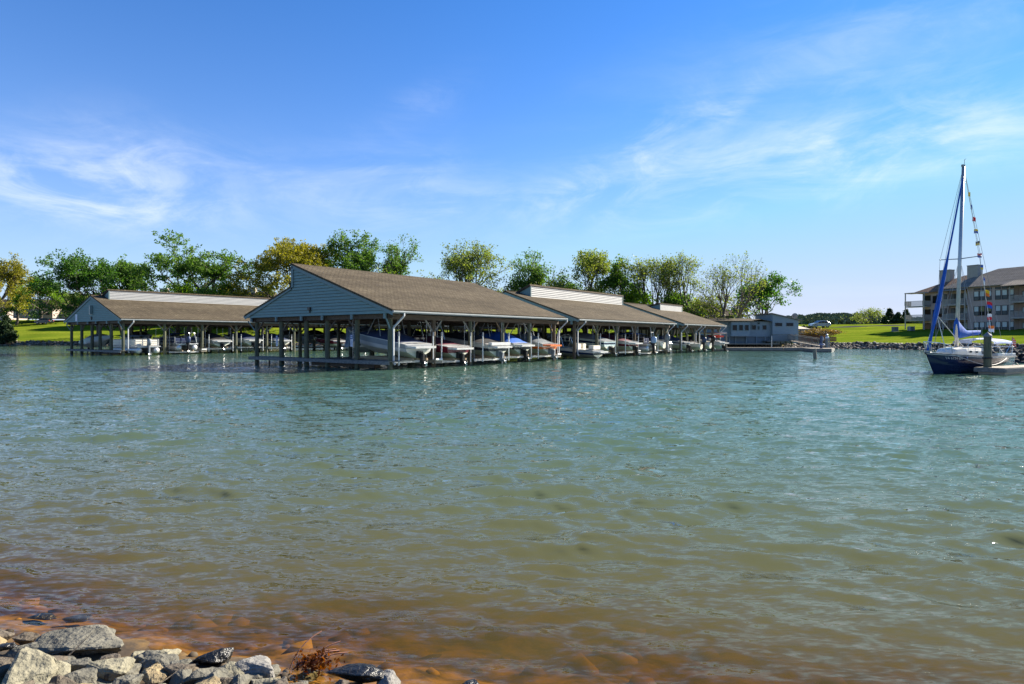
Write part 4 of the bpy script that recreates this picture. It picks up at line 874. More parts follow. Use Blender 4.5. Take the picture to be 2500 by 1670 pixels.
# middle section
t = slip_boat(OA, 23.3, -1.5, .06, .035, 'low navy and white ski boat floating beside the downspout post', yaw=.05)
Runabout(t, 6.4, 2.3, .88, M['white'], M['keel'], M['white'], None, lower=M['navy'], platform=M['white'], drive='inboard', arch=.55)
t = slip_boat(OA, 27.7, -.35, .60, .05, 'pale teal-sided cuddy boat with a grey cover')
Runabout(t, 7.4, 2.6, 1.25, M['tealhull'], M['keel'], M['white'], M['canvas_grey'], stripe=M['navy'], platform=None, cov=(.02, .8, .5))
lift(OA, 27.7, -.35, .60, 7.4, 2.6, 'lift cradle holding the pale teal-sided boat')
t = slip_boat(OA, 31.8, -.9, .62, .05, 'white bow rider with red trim and maroon cover')
Runabout(t, 7.0, 2.5, 1.12, M['white'], M['keel'], M['white'], M['canvas_maroon'], lower=M['maroon'], platform=M['white'], cov=(.1, .75, .42))
lift(OA, 31.8, -.9, .62, 7.0, 2.5, 'lift cradle holding the red-trimmed bow rider')
t = slip_boat(OA, 40.4, -.6, .65, .02, 'cream flat-sided boat between the far posts of the middle section')
Runabout(t, 6.6, 2.4, 1.0, M['cream'], M['keel'], M['white'], M['canvas_navy'], cov=(.2, .8, .5), drive='outboard', motor=M['greym'])
lift(OA, 40.4, -.6, .65, 6.6, 2.4, 'lift cradle holding the cream flat-sided boat')
# far section
t = slip_boat(OA, 47.9, -.4, .55, .03, 'white boat with dark blue cover beside the far downspouts'); Runabout(t, 6.0, 2.0, 1.05, M['white'], M['keel'], M['white'], M['canvas_navy'], stripe=M['navy'], platform=M['white'])
t = slip_boat(OA, 51.0, -1.1, .35, .02, 'small boat with a tall tilted navy outboard in the far section'); Runabout(t, 6.2, 1.9, .95, M['cream'], M['keel'], M['white'], M['canvas_black'], drive='outboard', motor=M['navym'])
t = slip_boat(OA, 55.0, -.9, .4, .02, 'cream-topped boat with a black outboard in the far section'); Runabout(t, 6.0, 2.2, 1.15, M['white'], M['keel'], M['cream'], M['canvas_black'], drive='outboard', motor=M['blackm'])
t = slip_boat(OA, 58.6, -1.3, .35, .05, 'white boat with a pale teal hull in the last slip'); Runabout(t, 6.6, 2.5, 1.25, M['white'], M['tealhull'], M['white'], M['canvas_grey'], platform=M['white'])
for i, (zz, mm, lb) in enumerate(((2.0, M['red'], 'red kayak on the rack above the last slip'), (2.45, M['white'], 'white kayak above the red one on the rack'))):
    k = empty('kayak', loc_w(OA, 59.3+i*1.3, -1.3, zz), RZ+math.pi/2, lb, 'kayak', 'kayaks on the end rack'); rows = []
    for j in range(13):
        u = j/12; w = .36*math.sin(math.pi*min(max(u, .03), .97))**.6; h_ = .2*math.sin(math.pi*min(max(u, .05), .95))**.4; rows.append([(u*3.6, w*math.cos(a), h_*math.sin(a)+.12*abs(u-.5)) for a in [2*math.pi*q/10 for q in range(10)]])
    MB().grid(rows, True).build('hull', mm, k, smooth=True); MB().lathe([(.28, .19), (.31, .22), (.26, .22)], (1.9, 0, 0), 12).build('cockpit_rim', M['blackm'], k)
# far row of slips, seen through the posts (bows in, sterns away)
for (O, x, y, zz, hull_, cov_, lb) in ((OA, 9.2, 14.6, .6, M['cream'], M['canvas_black'], 'cream boat with dark cover across the walkway of the nearest boathouse'),
                                      (OA, 16.4, 14.8, .6, M['white'], M['canvas_navy'], 'white boat with a navy cover across the walkway, seen past the orange-striped boat'),
                                      (OA, 27.8, 14.8, .6, M['hullgrey'], M['canvas_grey'], 'grey boat in the back slips of the middle section'),
                                      (OA, 36.2, 14.8, .6, M['white'], M['canvas_blue'], 'blue-covered boat in the back slips of the middle section'),
                                      (OB, 2.0, 14.9, .62, M['tealhull'], M['canvas_grey'], 'grey-covered boat behind the gable posts of the separate boathouse'),
                                      (OB, 10.4, 14.9, .62, M['hullblk'], M['canvas_navy'], 'dark boat in the back slips of the separate boathouse'),
                                      (OB, 18.6, 14.9, .62, M['white'], M['canvas_black'], 'white boat in the back slips of the separate boathouse')):
    t = slip_boat(O, x, y, zz, .05, lb, flip=True); Runabout(t, 6.4, 2.4, 1.1, hull_, M['keel'], M['white'], cov_, platform=M['white'], lower=M['white'] if hull_ is M['tealhull'] else None)
# separate boathouse, front slips
for (x, zz, hull_, cov_, st, L, lb) in ((10.6, .75, M['hullgrey'], M['canvas_black'], None, 6.6, 'dark grey boat under a black cover, just past the blue-railed pontoon'),
                                    (14.6, .85, M['white'], M['canvas_navy'], None, 6.9, 'white boat with a wide navy cover high on its lift'),
                                    (18.7, .75, M['white'], M['canvas_navy'], M['navy'], 6.6, 'navy-striped white boat with peaked navy cover'),
                                    (27.8, .6, M['maroon'], M['canvas_black'], None, 6.2, 'maroon and white boat glimpsed between the near gable posts'),
                                    (32.0, .6, M['white'], M['canvas_grey'], None, 6.2, 'white boat glimpsed behind the grey boat bow'),
                                    (40.4, .6, M['cream'], M['canvas_navy'], None, 6.2, 'cream boat in the back row behind the nearest boathouse')):
    t = slip_boat(OB, x, -.2, zz, .03, lb); Runabout(t, L, 2.45, 1.1, hull_, M['keel'], M['white'], cov_, stripe=st, platform=M['white'], cov=(.02, .75, .6))
    if x < 20: lift(OB, x, -.2, zz, L, 2.45, 'lift cradle under the ' + lb.split(',')[0].split(' high')[0].split(' with')[0] + (' (striped)' if st else ''))

def pontoon(O, x, y, z, L, B, label, fence, canopy, motor, closed=True, flip=False):
    t = empty('pontoon_boat', loc_w(O, x, y, z), RZ+math.pi/2, label, 'pontoon boat', 'pontoon boats in the boathouse slips'); r = .33
    for sg in (-1, 1) if B > 2.3 else (0,):
        m_ = MB(); m_.lathe([(0, -.02), (r*.8, 0), (r, .12), (r, L*.8), (r*.75, L*.93), (r*.2, L)], (0, sg*(B/2-.38), r), 14, Matrix.Rotation(math.pi/2, 3, 'Y')); m_.build('pontoon_tube', M['alu'], t, smooth=True)
    zd = 2*r+.1; MB().box((L*.46, 0, zd), (L*.92, B, .1)).build('deck', M['alu'], t); MB().box((L*.46, 0, zd-.09), (L*.9, B*.8, .1)).build('frame', M['alu'], t)
    h_ = .74
    for sg in (-1, 1):
        for i in range(3):
            x0 = .35+i*(L*.9-.5)/3; x1 = x0+(L*.9-.5)/3-.04
            p = MB().box(((x0+x1)/2, sg*(B/2-.06), zd+.07+h_/2), (x1-x0, .03, h_-.16)).build('fence_panel', fence, t)
            rl = MB()
            for zz in (.06, h_*.5, h_): rl.bar((x0, sg*(B/2-.05), zd+.05+zz), (x1, sg*(B/2-.05), zd+.05+zz), .05, .035)
            for xx in (x0, x1): rl.bar((xx, sg*(B/2-.05), zd+.05), (xx, sg*(B/2-.05), zd+.05+h_), .04, .04)
            rl.build('rail', M['alu'], p)
    if closed:
        p = MB().box((.33, 0, zd+.05+h_/2), (.03, B*.86, h_-.1)).build('fence_panel', fence, t); rl = MB()
        for zz in (.06, .26, .5, h_): rl.bar((.30, -B*.45, zd+.05+zz), (.30, B*.45, zd+.05+zz), .04, .03)
        for yy in (-.45, -.15, .15, .45): rl.bar((.3, B*yy, zd+.05), (.3, B*yy, zd+.05+h_), .04, .04)
        rl.build('rail', M['alu'], p)
    else:
        rl = MB(); rl.path([(.12, -.35, zd), (.15, -.33, zd+1.15), (.2, -.22, zd+1.3), (.2, .22-1.1, zd+1.3), (.15, .33-1.1-.1, zd+1.15), (.12, -.95-.2, zd)], .03); rl.path([(.2, B*.45, zd+.3), (.2, -B*.45, zd+.3)], .02)
        for yy in (-.45, -.1, .2, .45): rl.path([(.2, B*yy, zd), (.2, B*yy, zd+.3)], .02)
        rl.build('ladder_rail', M['steel'], t); MB().box((.9, B*.15, zd+.4), (.8, B*.62, .55)).build('rear_seat', M['canvas_navy'], t, bevel=.08)
    for sg in (-1, 1): MB().box((L*.35, sg*B*.28, zd+.35), (1.3, .55, .5)).build('seat', M['cream'], t, bevel=.06)
    cn = MB(); rows = []
    for i in range(7):
        u = i/6; rows.append([(L*.16+u*L*.46, k*B*.48, zd+1.05+.12*(1-k*k)+.1*math.sin(math.pi*u)) for k in (-1, -.7, -.3, .3, .7, 1)])
    cn.grid(rows); c = cn.build('canopy', canopy, t, smooth=True); fr = MB()
    for xx in (L*.18, L*.38, L*.60):
        for sg in (-1, 1): fr.tube((L*.4, sg*B*.46, zd+.7), (xx, sg*B*.48, zd+1.1), .018, .018, 5)
    fr.build('canopy_frame', M['steel'], c)
    outboard(t, -.22, 0, .35, motor, 1.05)
    return t
pontoon(OB, 2.15, -.75, .18, 6.9, 2.55, 'silver pontoon boat with tan side panels in the end slip of the separate boathouse', M['cream'], M['canvas_grey'], M['greym'])
pontoon(OB, 6.3, -.75, .42, 6.6, 2.5, 'pontoon boat with navy seats and a curved stern rail in the separate boathouse', M['canvas_navy'], M['canvas_navy'], M['navym'], closed=False)
pontoon(OA, 36.3, -.9, .40, 6.8, 2.5, 'dark pontoon boat with blue canopy and big pale blue outboard', M['hullblk'], M['canvas_blue'], M['bluem'], closed=False)
lift(OB, 6.3, -.75, .45, 6.6, 2.5, 'lift cradle holding the navy-seated pontoon boat', poles=False)
lift(OA, 36.3, -.9, .42, 6.8, 2.5, 'lift cradle holding the dark pontoon boat', poles=False)
def ladder(O, x, lab):
    t = empty('dock_ladder', loc_w(O, x, -.55, 0), RZ, lab, 'ladder')
    for sg in (-1, 1): MB().path([(sg*.2, -.02, -.5), (sg*.2, -.02, 1.2), (sg*.2, .12, 1.4), (sg*.2, .3, 1.4), (sg*.2, .34, .5)], .025).build('rail', M['steel'], t)
    for i in range(6): MB().bar((-.2, -.02, -.3+i*.25), (.2, -.02, -.3+i*.25), .05, .03).build('rung', M['steel'], t)
ladder(OA, 42.5, 'steel boarding ladder at the end of the middle section')

# ------------------------------------------------------------------ sailboat at the finger dock
SB_BOW, SB_DIR = Vector((22.35, 33.2, 0)), Vector((.866, .50, 0)).normalized()
SL_ = 8.5
def sailboat():
    a = math.atan2(-SB_DIR.y, -SB_DIR.x)       # local +x points to the bow
    stern = SB_BOW+SB_DIR*SL_
    t = empty('sailboat', stern, a, 'navy-hulled sailboat with blue sail covers moored at the finger dock', 'sailboat')
    L = SL_; n = 22; T = [i/(n-1) for i in range(n)]
    hb = lambda q: 1.30*(.62+.38*math.sin(min(q/.45, 1)*math.pi/2))*(1-max(0, (q-.45)/.55)**1.9)+.015
    zs = lambda q: .80+.10*(1-q)*0+.34*q**2+.05*(1-q)**2
    def pt(q, sg, f):                            # f: 0 keel line .. 1 sheer
        z = -.35+(zs(q)+.35)*f; w = hb(q)*(math.sin(min(1, f*1.05)*math.pi/2)**.55 if f > 0 else 0)
        x = L*q-(1-f)*1.05*max(0, (q-.55)/.45)**2+(1-f)*.55*max(0, (.25-q)/.25)
        return (x, sg*w, z)
    m_ = MB(); fs = (0, .12, .25, .4, .55, .7, .85, 1)
    for sg in (1, -1): m_.grid([[pt(q, sg, f) for f in fs] for q in T])
    m_.poly([pt(0, 1, f) for f in fs]+[pt(0, -1, f) for f in fs[::-1]])
    hull = m_.build('hull', M['navy'], t, smooth=True)
    b_ = MB()
    for sg in (1, -1):
        b_.grid([[(lambda p: (p[0], p[1]+sg*.012, p[2]))(pt(q, sg, f)) for f in (.945, .975, 1.0)] for q in T])
    b_.build('sheer_stripe', M['white'], hull)
    rr = MB()
    for sg in (1, -1): rr.path([(p[0], p[1]+sg*.015, p[2]) for p in (pt(q, sg, 1) for q in T)], .03, 5)
    rr.build('toe_rail', M['deckf'], t)
    MB().grid([[(p[0], p[1]*k, p[2]+.06*(1-k*k)) for k in (-1, -.5, 0, .5, 1) for p in (pt(q, 1, 1),)] for q in T]).build('deck', M['white'], t, smooth=True)
    MB().grid([[(x+.02, y, z) for (x, y, z) in ((pt(0, 1, f)[0]-.03, pt(0, 1, f)[1]*k, pt(0, 1, f)[2]) for k in (-1, -.3, .3, 1))] for f in (.35, .6, .85, 1)]).build('transom_panel', M['cream'], hull)
    # cabin trunk
    cab = MB(); rows = []
    for x, w, h_ in ((2.9, .80, .40), (3.1, .84, .44), (4.4, .86, .43), (5.6, .74, .36), (6.25, .55, .28), (6.6, .42, .06)):
        zb = zs(x/L)+.02; rows.append([(x, -w, zb), (x, -w*.97, zb+h_*.6), (x, -w*.86, zb+h_), (x, -w*.4, zb+h_+.07), (x, w*.4, zb+h_+.07), (x, w*.86, zb+h_), (x, w*.97, zb+h_*.6), (x, w, zb)])
    cab.grid(rows); cab.poly(rows[0]); cab.poly(rows[-1][::-1]); cabo = cab.build('cabin', M['cream'], t)
    for sg in (1, -1):
        for x, w, h_ in ((3.45, .5, .17), (4.05, .42, .16), (4.75, .26, .09), (5.3, .26, .09)):
            wv = .86-.10*max(0, x-4.4); MB().box((x, sg*wv*.985, zs(x/L)+.22), (w, .03, h_)).build('portlight', M['glassdk'], cabo, bevel=.01)
            MB().box((x, sg*wv*.975, zs(x/L)+.22), (w+.07, .025, h_+.06)).build('portlight_frame', M['white'], cabo, bevel=.01)
        MB().path([(3.0, sg*.62, 1.36), (5.6, sg*.5, 1.42)], .022).build('hand_rail', M['deckf'], cabo)
    MB().box((5.5, 0, 1.36), (.6, .6, .06)).build('hatch', M['greym'], cabo, bevel=.02); MB().box((3.6, 0, 1.40), (1.1, .7, .07)).build('sliding_hatch', M['canvas_grey'], cabo, bevel=.02)
    for sg in (1, -1): MB().box((1.6, sg*.85, .92), (2.3, .32, .22)).build('cockpit_coaming', M['white'], t, bevel=.05)
    # mast, spreaders, boom, standing rigging
    mb = Vector((L-3.25, 0, .8)); mtp = Vector((L-4.1, 0, 11.75))
    mast = MB().tube(mb, mtp, .105, .085, 12).build('mast', M['alu'], t, smooth=True)
    MB().box(mtp+Vector((0, 0, .05)), (.3, .1, .12)).build('masthead', M['greym'], mast); MB().path([mtp+Vector((-.1, 0, .1)), mtp+Vector((-.12, 0, .42)), mtp+Vector((-.3, 0, .5))], .012, 4).build('antenna', M['greym'], mast)
    ms = mb+(mtp-mb)*.515
    sp = MB(); sp.tube(ms+Vector((0, -1.02, .05)), ms, .022, .03, 6); sp.tube(ms, ms+Vector((0, 1.02, .05)), .03, .022, 6); sp.lathe([(0, -.05), (.045, 0), (0, .05)], ms+Vector((0, 1.02, .05)), 6); sp.lathe([(0, -.05), (.045, 0), (0, .05)], ms+Vector((0, -1.02, .05)), 6); sp.build('spreader', M['greym'], mast)
    st = MB(); r = .009
    for sg in (1, -1):
        st.path([mtp, ms+Vector((0, sg*1.02, .05)), (L-3.45, sg*1.2, .95)], r, 4); st.tube(ms, (L-2.9, sg*1.15, .95), r, r, 4); st.tube(ms, (L-3.7, sg*1.18, .93), r, r, 4)
    st.tube(mtp, (0.05, .3, .9), r, r, 4); st.tube(mtp, (L-.15, 0, 1.15), r, r, 4); st.build('stay', M['greym'], t)
    # furled jib in its blue sleeve
    fb = Vector((L-.25, 0, 1.25)); ft = mb+(mtp-mb)*.95; rows = []; rnd = random.Random(2)
    for i in range(26):
        u = i/25; c = fb+(ft-fb)*u+Vector((-.10*math.sin(math.pi*u), 0, 0)); w = .05+.075*math.sin(math.pi*min(1, .08+u*1.1))**.6*(1 if u < .42 else max(0.0, 1-(u-.42)/.14)) ; w = max(w*rnd.uniform(.85, 1.12), .052)
        if .18 < u < .3: w *= 1.25
        rows.append([tuple(c+Vector((w*math.cos(a), .8*w*math.sin(a), 0))) for a in [2*math.pi*k/9+u*3 for k in range(9)]])
    MB().grid(rows, True).build('furled_jib', M['canvas_blue'], t, smooth=True)
    MB().path([(L-1.0, .55, 1.15), (L-1.15, 0, 3.2), (L-1.0, -.55, 1.15)], .022, 5).build('jib_sheet', M['rubber'], t); MB().path([(L-1.15, 0, 3.2), (L-3.4, .3, 1.45)], .02, 5).build('jib_sheet', M['rubber'], t)
    # boom under the mainsail cover, deep at the mast and tapering aft
    b0 = Vector((L-3.3, 0, 2.12)); b1 = Vector((L-5.9, 0, 2.28)); MB().tube(b0, b1, .06, .05, 8).build('boom', M['alu'], t)
    rows = []
    for i in range(14):
        u = i/13; c = b0+(b1-b0)*u; up = .10+.78*max(0, 1-u*2.1)**1.5+.10*(1-u); dn = .20*(1-.55*u)+.05; w = .17-.07*u+.02*math.sin(9*u)
        rows.append([tuple(c+Vector((0, w*k, z))) for k, z in ((0, up), (.7, up*.75), (1, .1), (.9, -.1), (.3, -dn), (-.3, -dn), (-.9, -.1), (-1, .1), (-.7, up*.75))])
    sc = MB().grid(rows, True); sc.poly(rows[0]); sc.poly(rows[-1][::-1]); sc.build('sail_cover', M['canvas_blue'], t, smooth=True)
    # bimini
    bm = MB(); rows = []
    for i in range(9):
        u = i/8; rows.append([(1.0+u*2.3, k*1.05, 1.72+.16*(1-k*k)+.05*math.sin(math.pi*u)) for k in (-1, -.97, -.6, 0, .6, .97, 1)])
    for r_ in rows:
        r_[0] = (r_[0][0], r_[0][1], r_[0][2]-.16); r_[-1] = (r_[-1][0], r_[-1][1], r_[-1][2]-.16)
    bm.grid(rows); bo = bm.build('bimini', M['canvas_pale'], t, smooth=True); fr = MB()
    for x0, x1 in ((2.1, 1.05), (2.1, 3.25)):
        for sg in (1, -1): fr.tube((x0, sg*1.1, .95), (x1, sg*1.06, 1.72), .016, .016, 5)
    fr.build('bimini_frame', M['steel'], bo)
    # pulpit, stanchions, life lines, pushpit
    p = MB(); p.path([(L-1.5, .62, 1.08), (L-1.35, .62, 1.52), (L-.7, .35, 1.66), (L-.02, .12, 1.72), (L-.02, -.12, 1.72), (L-.7, -.35, 1.66), (L-1.35, -.62, 1.52), (L-1.5, -.62, 1.08)], .02); p.path([(L-.25, .1, 1.14), (L-.02, .12, 1.72)], .02); p.path([(L-.25, -.1, 1.14), (L-.02, -.12, 1.72)], .02); p.build('pulpit', M['steel'], t)
    p = MB(); p.path([(1.0, 1.0, .85), (.9, 1.0, 1.4), (.15, .8, 1.4), (.15, -.8, 1.4), (.9, -1.0, 1.4), (1.0, -1.0, .85)], .02); p.build('pushpit', M['steel'], t)
    for sg in (1, -1):
        for x in (3.0, 4.6, 6.0): MB().tube((x, sg*(hb(x/L)-.08), zs(x/L)), (x, sg*(hb(x/L)-.08), zs(x/L)+.55), .014, .012, 5).build('stanchion', M['steel'], t)
    # registration lettering laid on the port bow
    cu = bpy.data.curves.new('registration_number', 'FONT'); cu.body = 'VA 6724 BH'; cu.size = .2; cu.space_character = 1.05
    to = bpy.data.objects.new('tmp_text', cu); C.objects.link(to); dg = bpy.context.evaluated_depsgraph_get(); me = bpy.data.meshes.new_from_object(to.evaluated_get(dg)); bpy.data.objects.remove(to)
    for v in me.vertices:
        q = (L-.95-v.co.x)/L; f = .80+v.co.y/(zs(q)+.35); pp = pt(q, 1, f); v.co = (pp[0], pp[1]+.014, pp[2])
    me.materials.append(M['white']); o = bpy.data.objects.new('registration_number', me); C.objects.link(o); o.parent = t
    MB().box((L-2.32, pt((L-2.32)/L, 1, .86)[1]+.012, .86), (.09, .02, .09)).build('registration_sticker', M['canvas_pale'], t)
    # ensign at the stern
    stf = MB().tube((.1, .55, .9), (-.15, .6, 2.0), .015, .015, 5).build('flag_staff', M['deckf'], t)
    fw, fh = .62, .40
    for i in range(7):
        g = MB(); rows = []
        for k in range(7):
            u = k/6; rows.append([(-.14-.05*u*fw, .6+fw*u*.3+.04*math.sin(6*u), 1.95-(i+d)*fh/7-.55*u*fw*.5) for d in (0, 1)])
        g.grid(rows).build('flag_stripe', M['red'] if i % 2 == 0 else M['white'], stf)
    # hanging bow line and fender
    pts = [(L-1.6+(-4.6)*u, hb(max(.02, (L-1.6-4.6*u)/L))+.05, (zs((L-1.6-4.6*u)/L)-.06)-.42*math.sin(math.pi*u)) for u in [i/14 for i in range(15)]]
    MB().path(pts, .016, 5).build('mooring_line', M['rubber'], t)
    MB().lathe([(0, -.36), (.14, -.3), (.16, .25), (.06, .38), (0, .4)], (-.12, .55, .35), 10).build('fender', M['greym'], t, smooth=True)
    return t, mtp
SBT, SB_MTP = sailboat()
def flag_string():
    a = math.atan2(-SB_DIR.y, -SB_DIR.x); stern = SB_BOW+SB_DIR*SL_
    t = empty('signal_flag_line', stern, a, 'line of small coloured signal flags strung down from the masthead', 'signal flags')
    p0 = SB_MTP+Vector((-.1, 0, -.25)); p1 = Vector((2.15, .55, 1.35))
    at_ = lambda u: p0+(p1-p0)*u+Vector((-.12*math.sin(math.pi*u), 0, 0))
    MB().path([tuple(at_(i/20)) for i in range(21)], .012, 4).build('line', M['rubber'], t)
    Y = mk('flag_yellow', (.75, .5, .02), None, rough=.8); Bl = mk('flag_blue', (.02, .10, .45), None, rough=.8); R_ = mk('flag_red', (.6, .02, .03), None, rough=.8); Wt = mk('flag_white', (.75, .75, .75), None, rough=.8); K = mk('flag_black', (.03, .03, .03), None, rough=.8); Og = mk('flag_orange', (.75, .17, .02), None, rough=.8)
    cols = [(Y, Y), (Bl, Bl), (R_, R_), (Y, Bl), (K, Y), (R_, Bl), (Bl, Y), (Bl, Wt), (Y, Og), (R_, Bl), (Wt, R_), (Og, Wt)]
    rnd = random.Random(3)
    for i, (c1, c2) in enumerate(cols):
        u = .115+i*.0685; q = at_(u); w = .24+.18*(i > 6); h_ = .24+.12*(i > 6); fr = rnd.uniform(.55, 1); root = None
        for part, (f0, f1, cc) in enumerate(((0, .5, c1), (.5, 1, c2))):
            rows = []
            for k in range(6):
                v = k/5; rows.append([(q.x-w*v*fr*.8, q.y+w*v*(1-fr)*.9+.07*math.sin(5*v+i), q.z-h_*(f0+(f1-f0)*d)-.22*w*v-.03*math.sin(7*v)) for d in (0, 1)])
            o = MB().grid(rows).build('flag' if root is None else 'flag_lower_half', cc, t if root is None else root, smooth=True); root = root or o
flag_string()

# finger dock, mooring pile and lines on the right
def finger_dock():
    Cn = Vector((25.65, 31.95, 0)); d = SB_DIR.copy(); n = Vector((-d.y, d.x, 0)); Ld, Wd = 11.0, 1.35
    t = empty('finger_dock', Cn, math.atan2(d.y, d.x), 'low weathered finger dock beside the navy sailboat', 'dock')
    k = int(Ld/.16)
    for i in range(k): MB().box((i*.16+.08, Wd/2, .34), (.145, Wd, .04)).build('plank', M['deckl'], t)
    MB().box((Ld/2, -.03, .22), (Ld, .06, .2)).build('edge_board', M['deckf'], t); MB().box((Ld/2, Wd+.03, .22), (Ld, .06, .2)).build('edge_board', M['deckf'], t); MB().box((-.03, Wd/2, .22), (.06, Wd+.1, .2)).build('end_board', M['deckf'], t)
    for i in range(4): MB().box((1.3+i*2.7, Wd/2, .02), (2.3, Wd*.9, .26)).build('float', M['tan'], t, bevel=.04)
    for x in (1.0, 4.2): MB().bar((x-.14, Wd-.12, .40), (x+.14, Wd-.12, .40), .05, .05).build('cleat', M['alu'], t)
    return Cn, d, n
FDC, FDD, FDN = finger_dock()
def pile(name, loc, r, z1, label, tilt=(0, 0), cap=None, mat=None, group=None):
    t = empty(name, (loc[0], loc[1], 0), 0, label, 'piling', group); t.rotation_euler = (tilt[0], tilt[1], .4)
    MB().lathe([(r*1.05, -2.0), (r*1.03, .1), (r, z1*.5), (r*.95, z1), (0, z1+.005)], (0, 0, 0), 14).build('shaft', mat or M['post'], t, smooth=False)
    if cap: MB().lathe([(r*1.12, z1-.02), (r*1.1, z1+.05), (.0, z1+.24)], (0, 0, 0), 14).build('cap', cap, t)
    return t
pt_ = pile('mooring_piling', at(2411, 33.0), .185, 2.02, 'thick weathered mooring piling with pointed cap at the finger dock end', cap=M['trim_dk'], mat=M['post'])
MB().lathe([(.235, .82), (.25, .85), (.235, .9)], (0, 0, 0), 12).build('rope_wrap', M['blackm'], pt_)
MB().lathe([(.235, .06), (.29, .1), (.235, .14)], (0, 0, 0), 12).build('float_ring', M['pvc'], pt_)
_ml = [Vector((30.0, 37.6, .8)), Vector((29.9, 36.4, .45)), Vector((29.2, 35.4, .38))]
tag(MB().path([tuple(p) for p in _ml], .016, 5).build('stern_line', M['rubber'], None), 'slack dark stern line from the sailboat to the dock', 'mooring line')

# ------------------------------------------------------------------ floating dock, pilings and gangway on the far shore
def floating_dock():
    x0, d0 = at(1748, 85.9); x1, _ = at(2010, 85.9)
    t = empty('floating_dock', (x0, d0, 0), 0, 'long low floating dock in front of the clubhouse', 'dock')
    L = x1-x0; k = 46
    for i in range(k): MB().box(((i+.5)*L/k, .9, .46), (L/k-.015, 1.8, .05)).build('plank', M['deckl'], t)
    for a, b in ((0, L*.62), (L*.63, L)): MB().box(((a+b)/2, -.04, .28), (b-a-.03, .08, .3)).build('edge_board', M['deckf'], t)
    MB().box((L/2, .9, .08), (L-.2, 1.6, .34)).build('float', M['trim_dk'], t)
    xe, de = at(1985, 79.0); t2 = empty('floating_dock', (xe, de, 0), math.radians(0), 'pale square end platform of the floating dock, with pilings', 'dock')
    q = [(0, 0), (2.35, -.1), (5.2, 4.6), (1.0, 5.2)]
    for i in range(11):
        u0, u1 = i/11, (i+1)/11-.004; f = lambda u, v: tuple((1-v)*((1-u)*q[0][k]+u*q[3][k])+v*((1-u)*q[1][k]+u*q[2][k]) for k in (0, 1))
        P = [f(u0, 0), f(u0, 1), f(u1, 1), f(u1, 0)]; MB().prism([(a, b, .42) for a, b in P], (0, 0, .05)).build('plank', M['deckl'], t2)
    MB().prism([(a, b, .12) for a, b in q], (0, 0, .29)).build('edge_board', M['deckf'], t2); MB().prism([(a*.96+.1, b*.96+.1, -.2) for a, b in q], (0, 0, .3)).build('float', M['trim_dk'], t2)
    for k_ in (.5, .9): MB().bar((2.4+.6*k_, .2+1*k_, .30), (5.15, 4.5, .30), .04, .07).build('fender_strip', M['trim_dk'], t2)
floating_dock()
p_ = pile('dock_piling', at(2005, 80.5), .17, 2.1, 'dark dock piling hung with coiled hose on the end platform', mat=M['navym'])
MB().box((.18, 0, 1.72), (.14, .3, .42)).build('power_box', M['white'], p_, bevel=.02)
for i in range(4): MB().lathe([(.26+.03*i, 1.05-.05*i), (.31+.03*i, 1.08-.05*i), (.26+.03*i, 1.11-.05*i)], (.05, -.05, 0), 12).build('hose_coil', M['canvas_pale'] if i % 2 else M['greym'], p_)
p_ = pile('dock_piling', at(2019, 86.0), .16, 2.2, 'dock piling with a white collar behind the end platform', mat=M['trim_dk'], cap=M['white']); MB().lathe([(.19, 1.75), (.24, 1.85), (.24, 1.98), (.17, 2.02)], (0, 0, 0), 12).build('collar', M['signwhite'], p_)
pile('dock_piling', at(2024.5, 87.0), .07, 1.9, 'thin dark pole beside the collared piling', mat=M['trim_dk'])
pile('stub_piling', gp(1990.5, 876), .15, .95, 'short leaning stub of a piling standing alone in the water', tilt=(0, -.13), mat=M['brace_g'], cap=None)
pile('dock_piling', at(1884, 86.5), .05, 2.1, 'thin pale pole with crossbar on the floating dock', mat=M['alu'])
pile('dock_piling', at(1773, 86.8), .10, 2.3, 'pale dock piling next to the last boathouse downspout', mat=M['brace_g'])
def gangway():
    t = empty('gangway', (0, 0, 0), 0, 'railed gangway sloping from the clubhouse down to the floating dock', 'gangway')
    A = Vector((*at(1932, 97.0), 1.35)); B = Vector((*at(2006, 88.0), .62)); d = (B-A); n = Vector((-d.y, d.x, 0)).normalized()*.55
    MB().prism([tuple(A-n), tuple(B-n), tuple(B+n), tuple(A+n)], (0, 0, .08)).build('ramp', M['deckl'], t)
    D0 = Vector((*at(1880, 96.2), 1.35)); D1 = A
    MB().box(((D0+D1)/2)-Vector((0, -.6, .05)), ((D1-D0).length+.8, 2.2, .12)).build('landing', M['deckf'], t)
    for sg in (-1, 1):
        a, b = A+n*sg, B+n*sg; MB().bar(a+Vector((0, 0, 1.0)), b+Vector((0, 0, 1.0)), .07, .07).build('top_rail', M['brace_g'], t); MB().bar(a+Vector((0, 0, .2)), b+Vector((0, 0, .2)), .05, .05).build('bottom_rail', M['brace_g'], t)
        for i in range(31):
            p = a+(b-a)*(i/30); MB().tube(p+Vector((0, 0, .1)), p+Vector((0, 0, 1.0)), .045 if i % 6 == 0 else .018, None, 5).build('baluster', M['brace_g'], t)
    a, b = D0+Vector((0, -.5, 0)), D1+Vector((0, -.5, 0))
    MB().bar(a+Vector((0, 0, 1.0)), b+Vector((0, 0, 1.0)), .07, .07).build('top_rail', M['brace_g'], t)
    for i in range(24): p = a+(b-a)*(i/23); MB().tube(p, p+Vector((0, 0, 1.0)), .02, None, 5).build('baluster', M['brace_g'], t)
    for i in range(5): MB().tube(D0+(D1-D0)*(i/4)+Vector((0, 0, -1.4)), D0+(D1-D0)*(i/4), .09, None, 6).build('pile_leg', M['post'], t)
gangway()

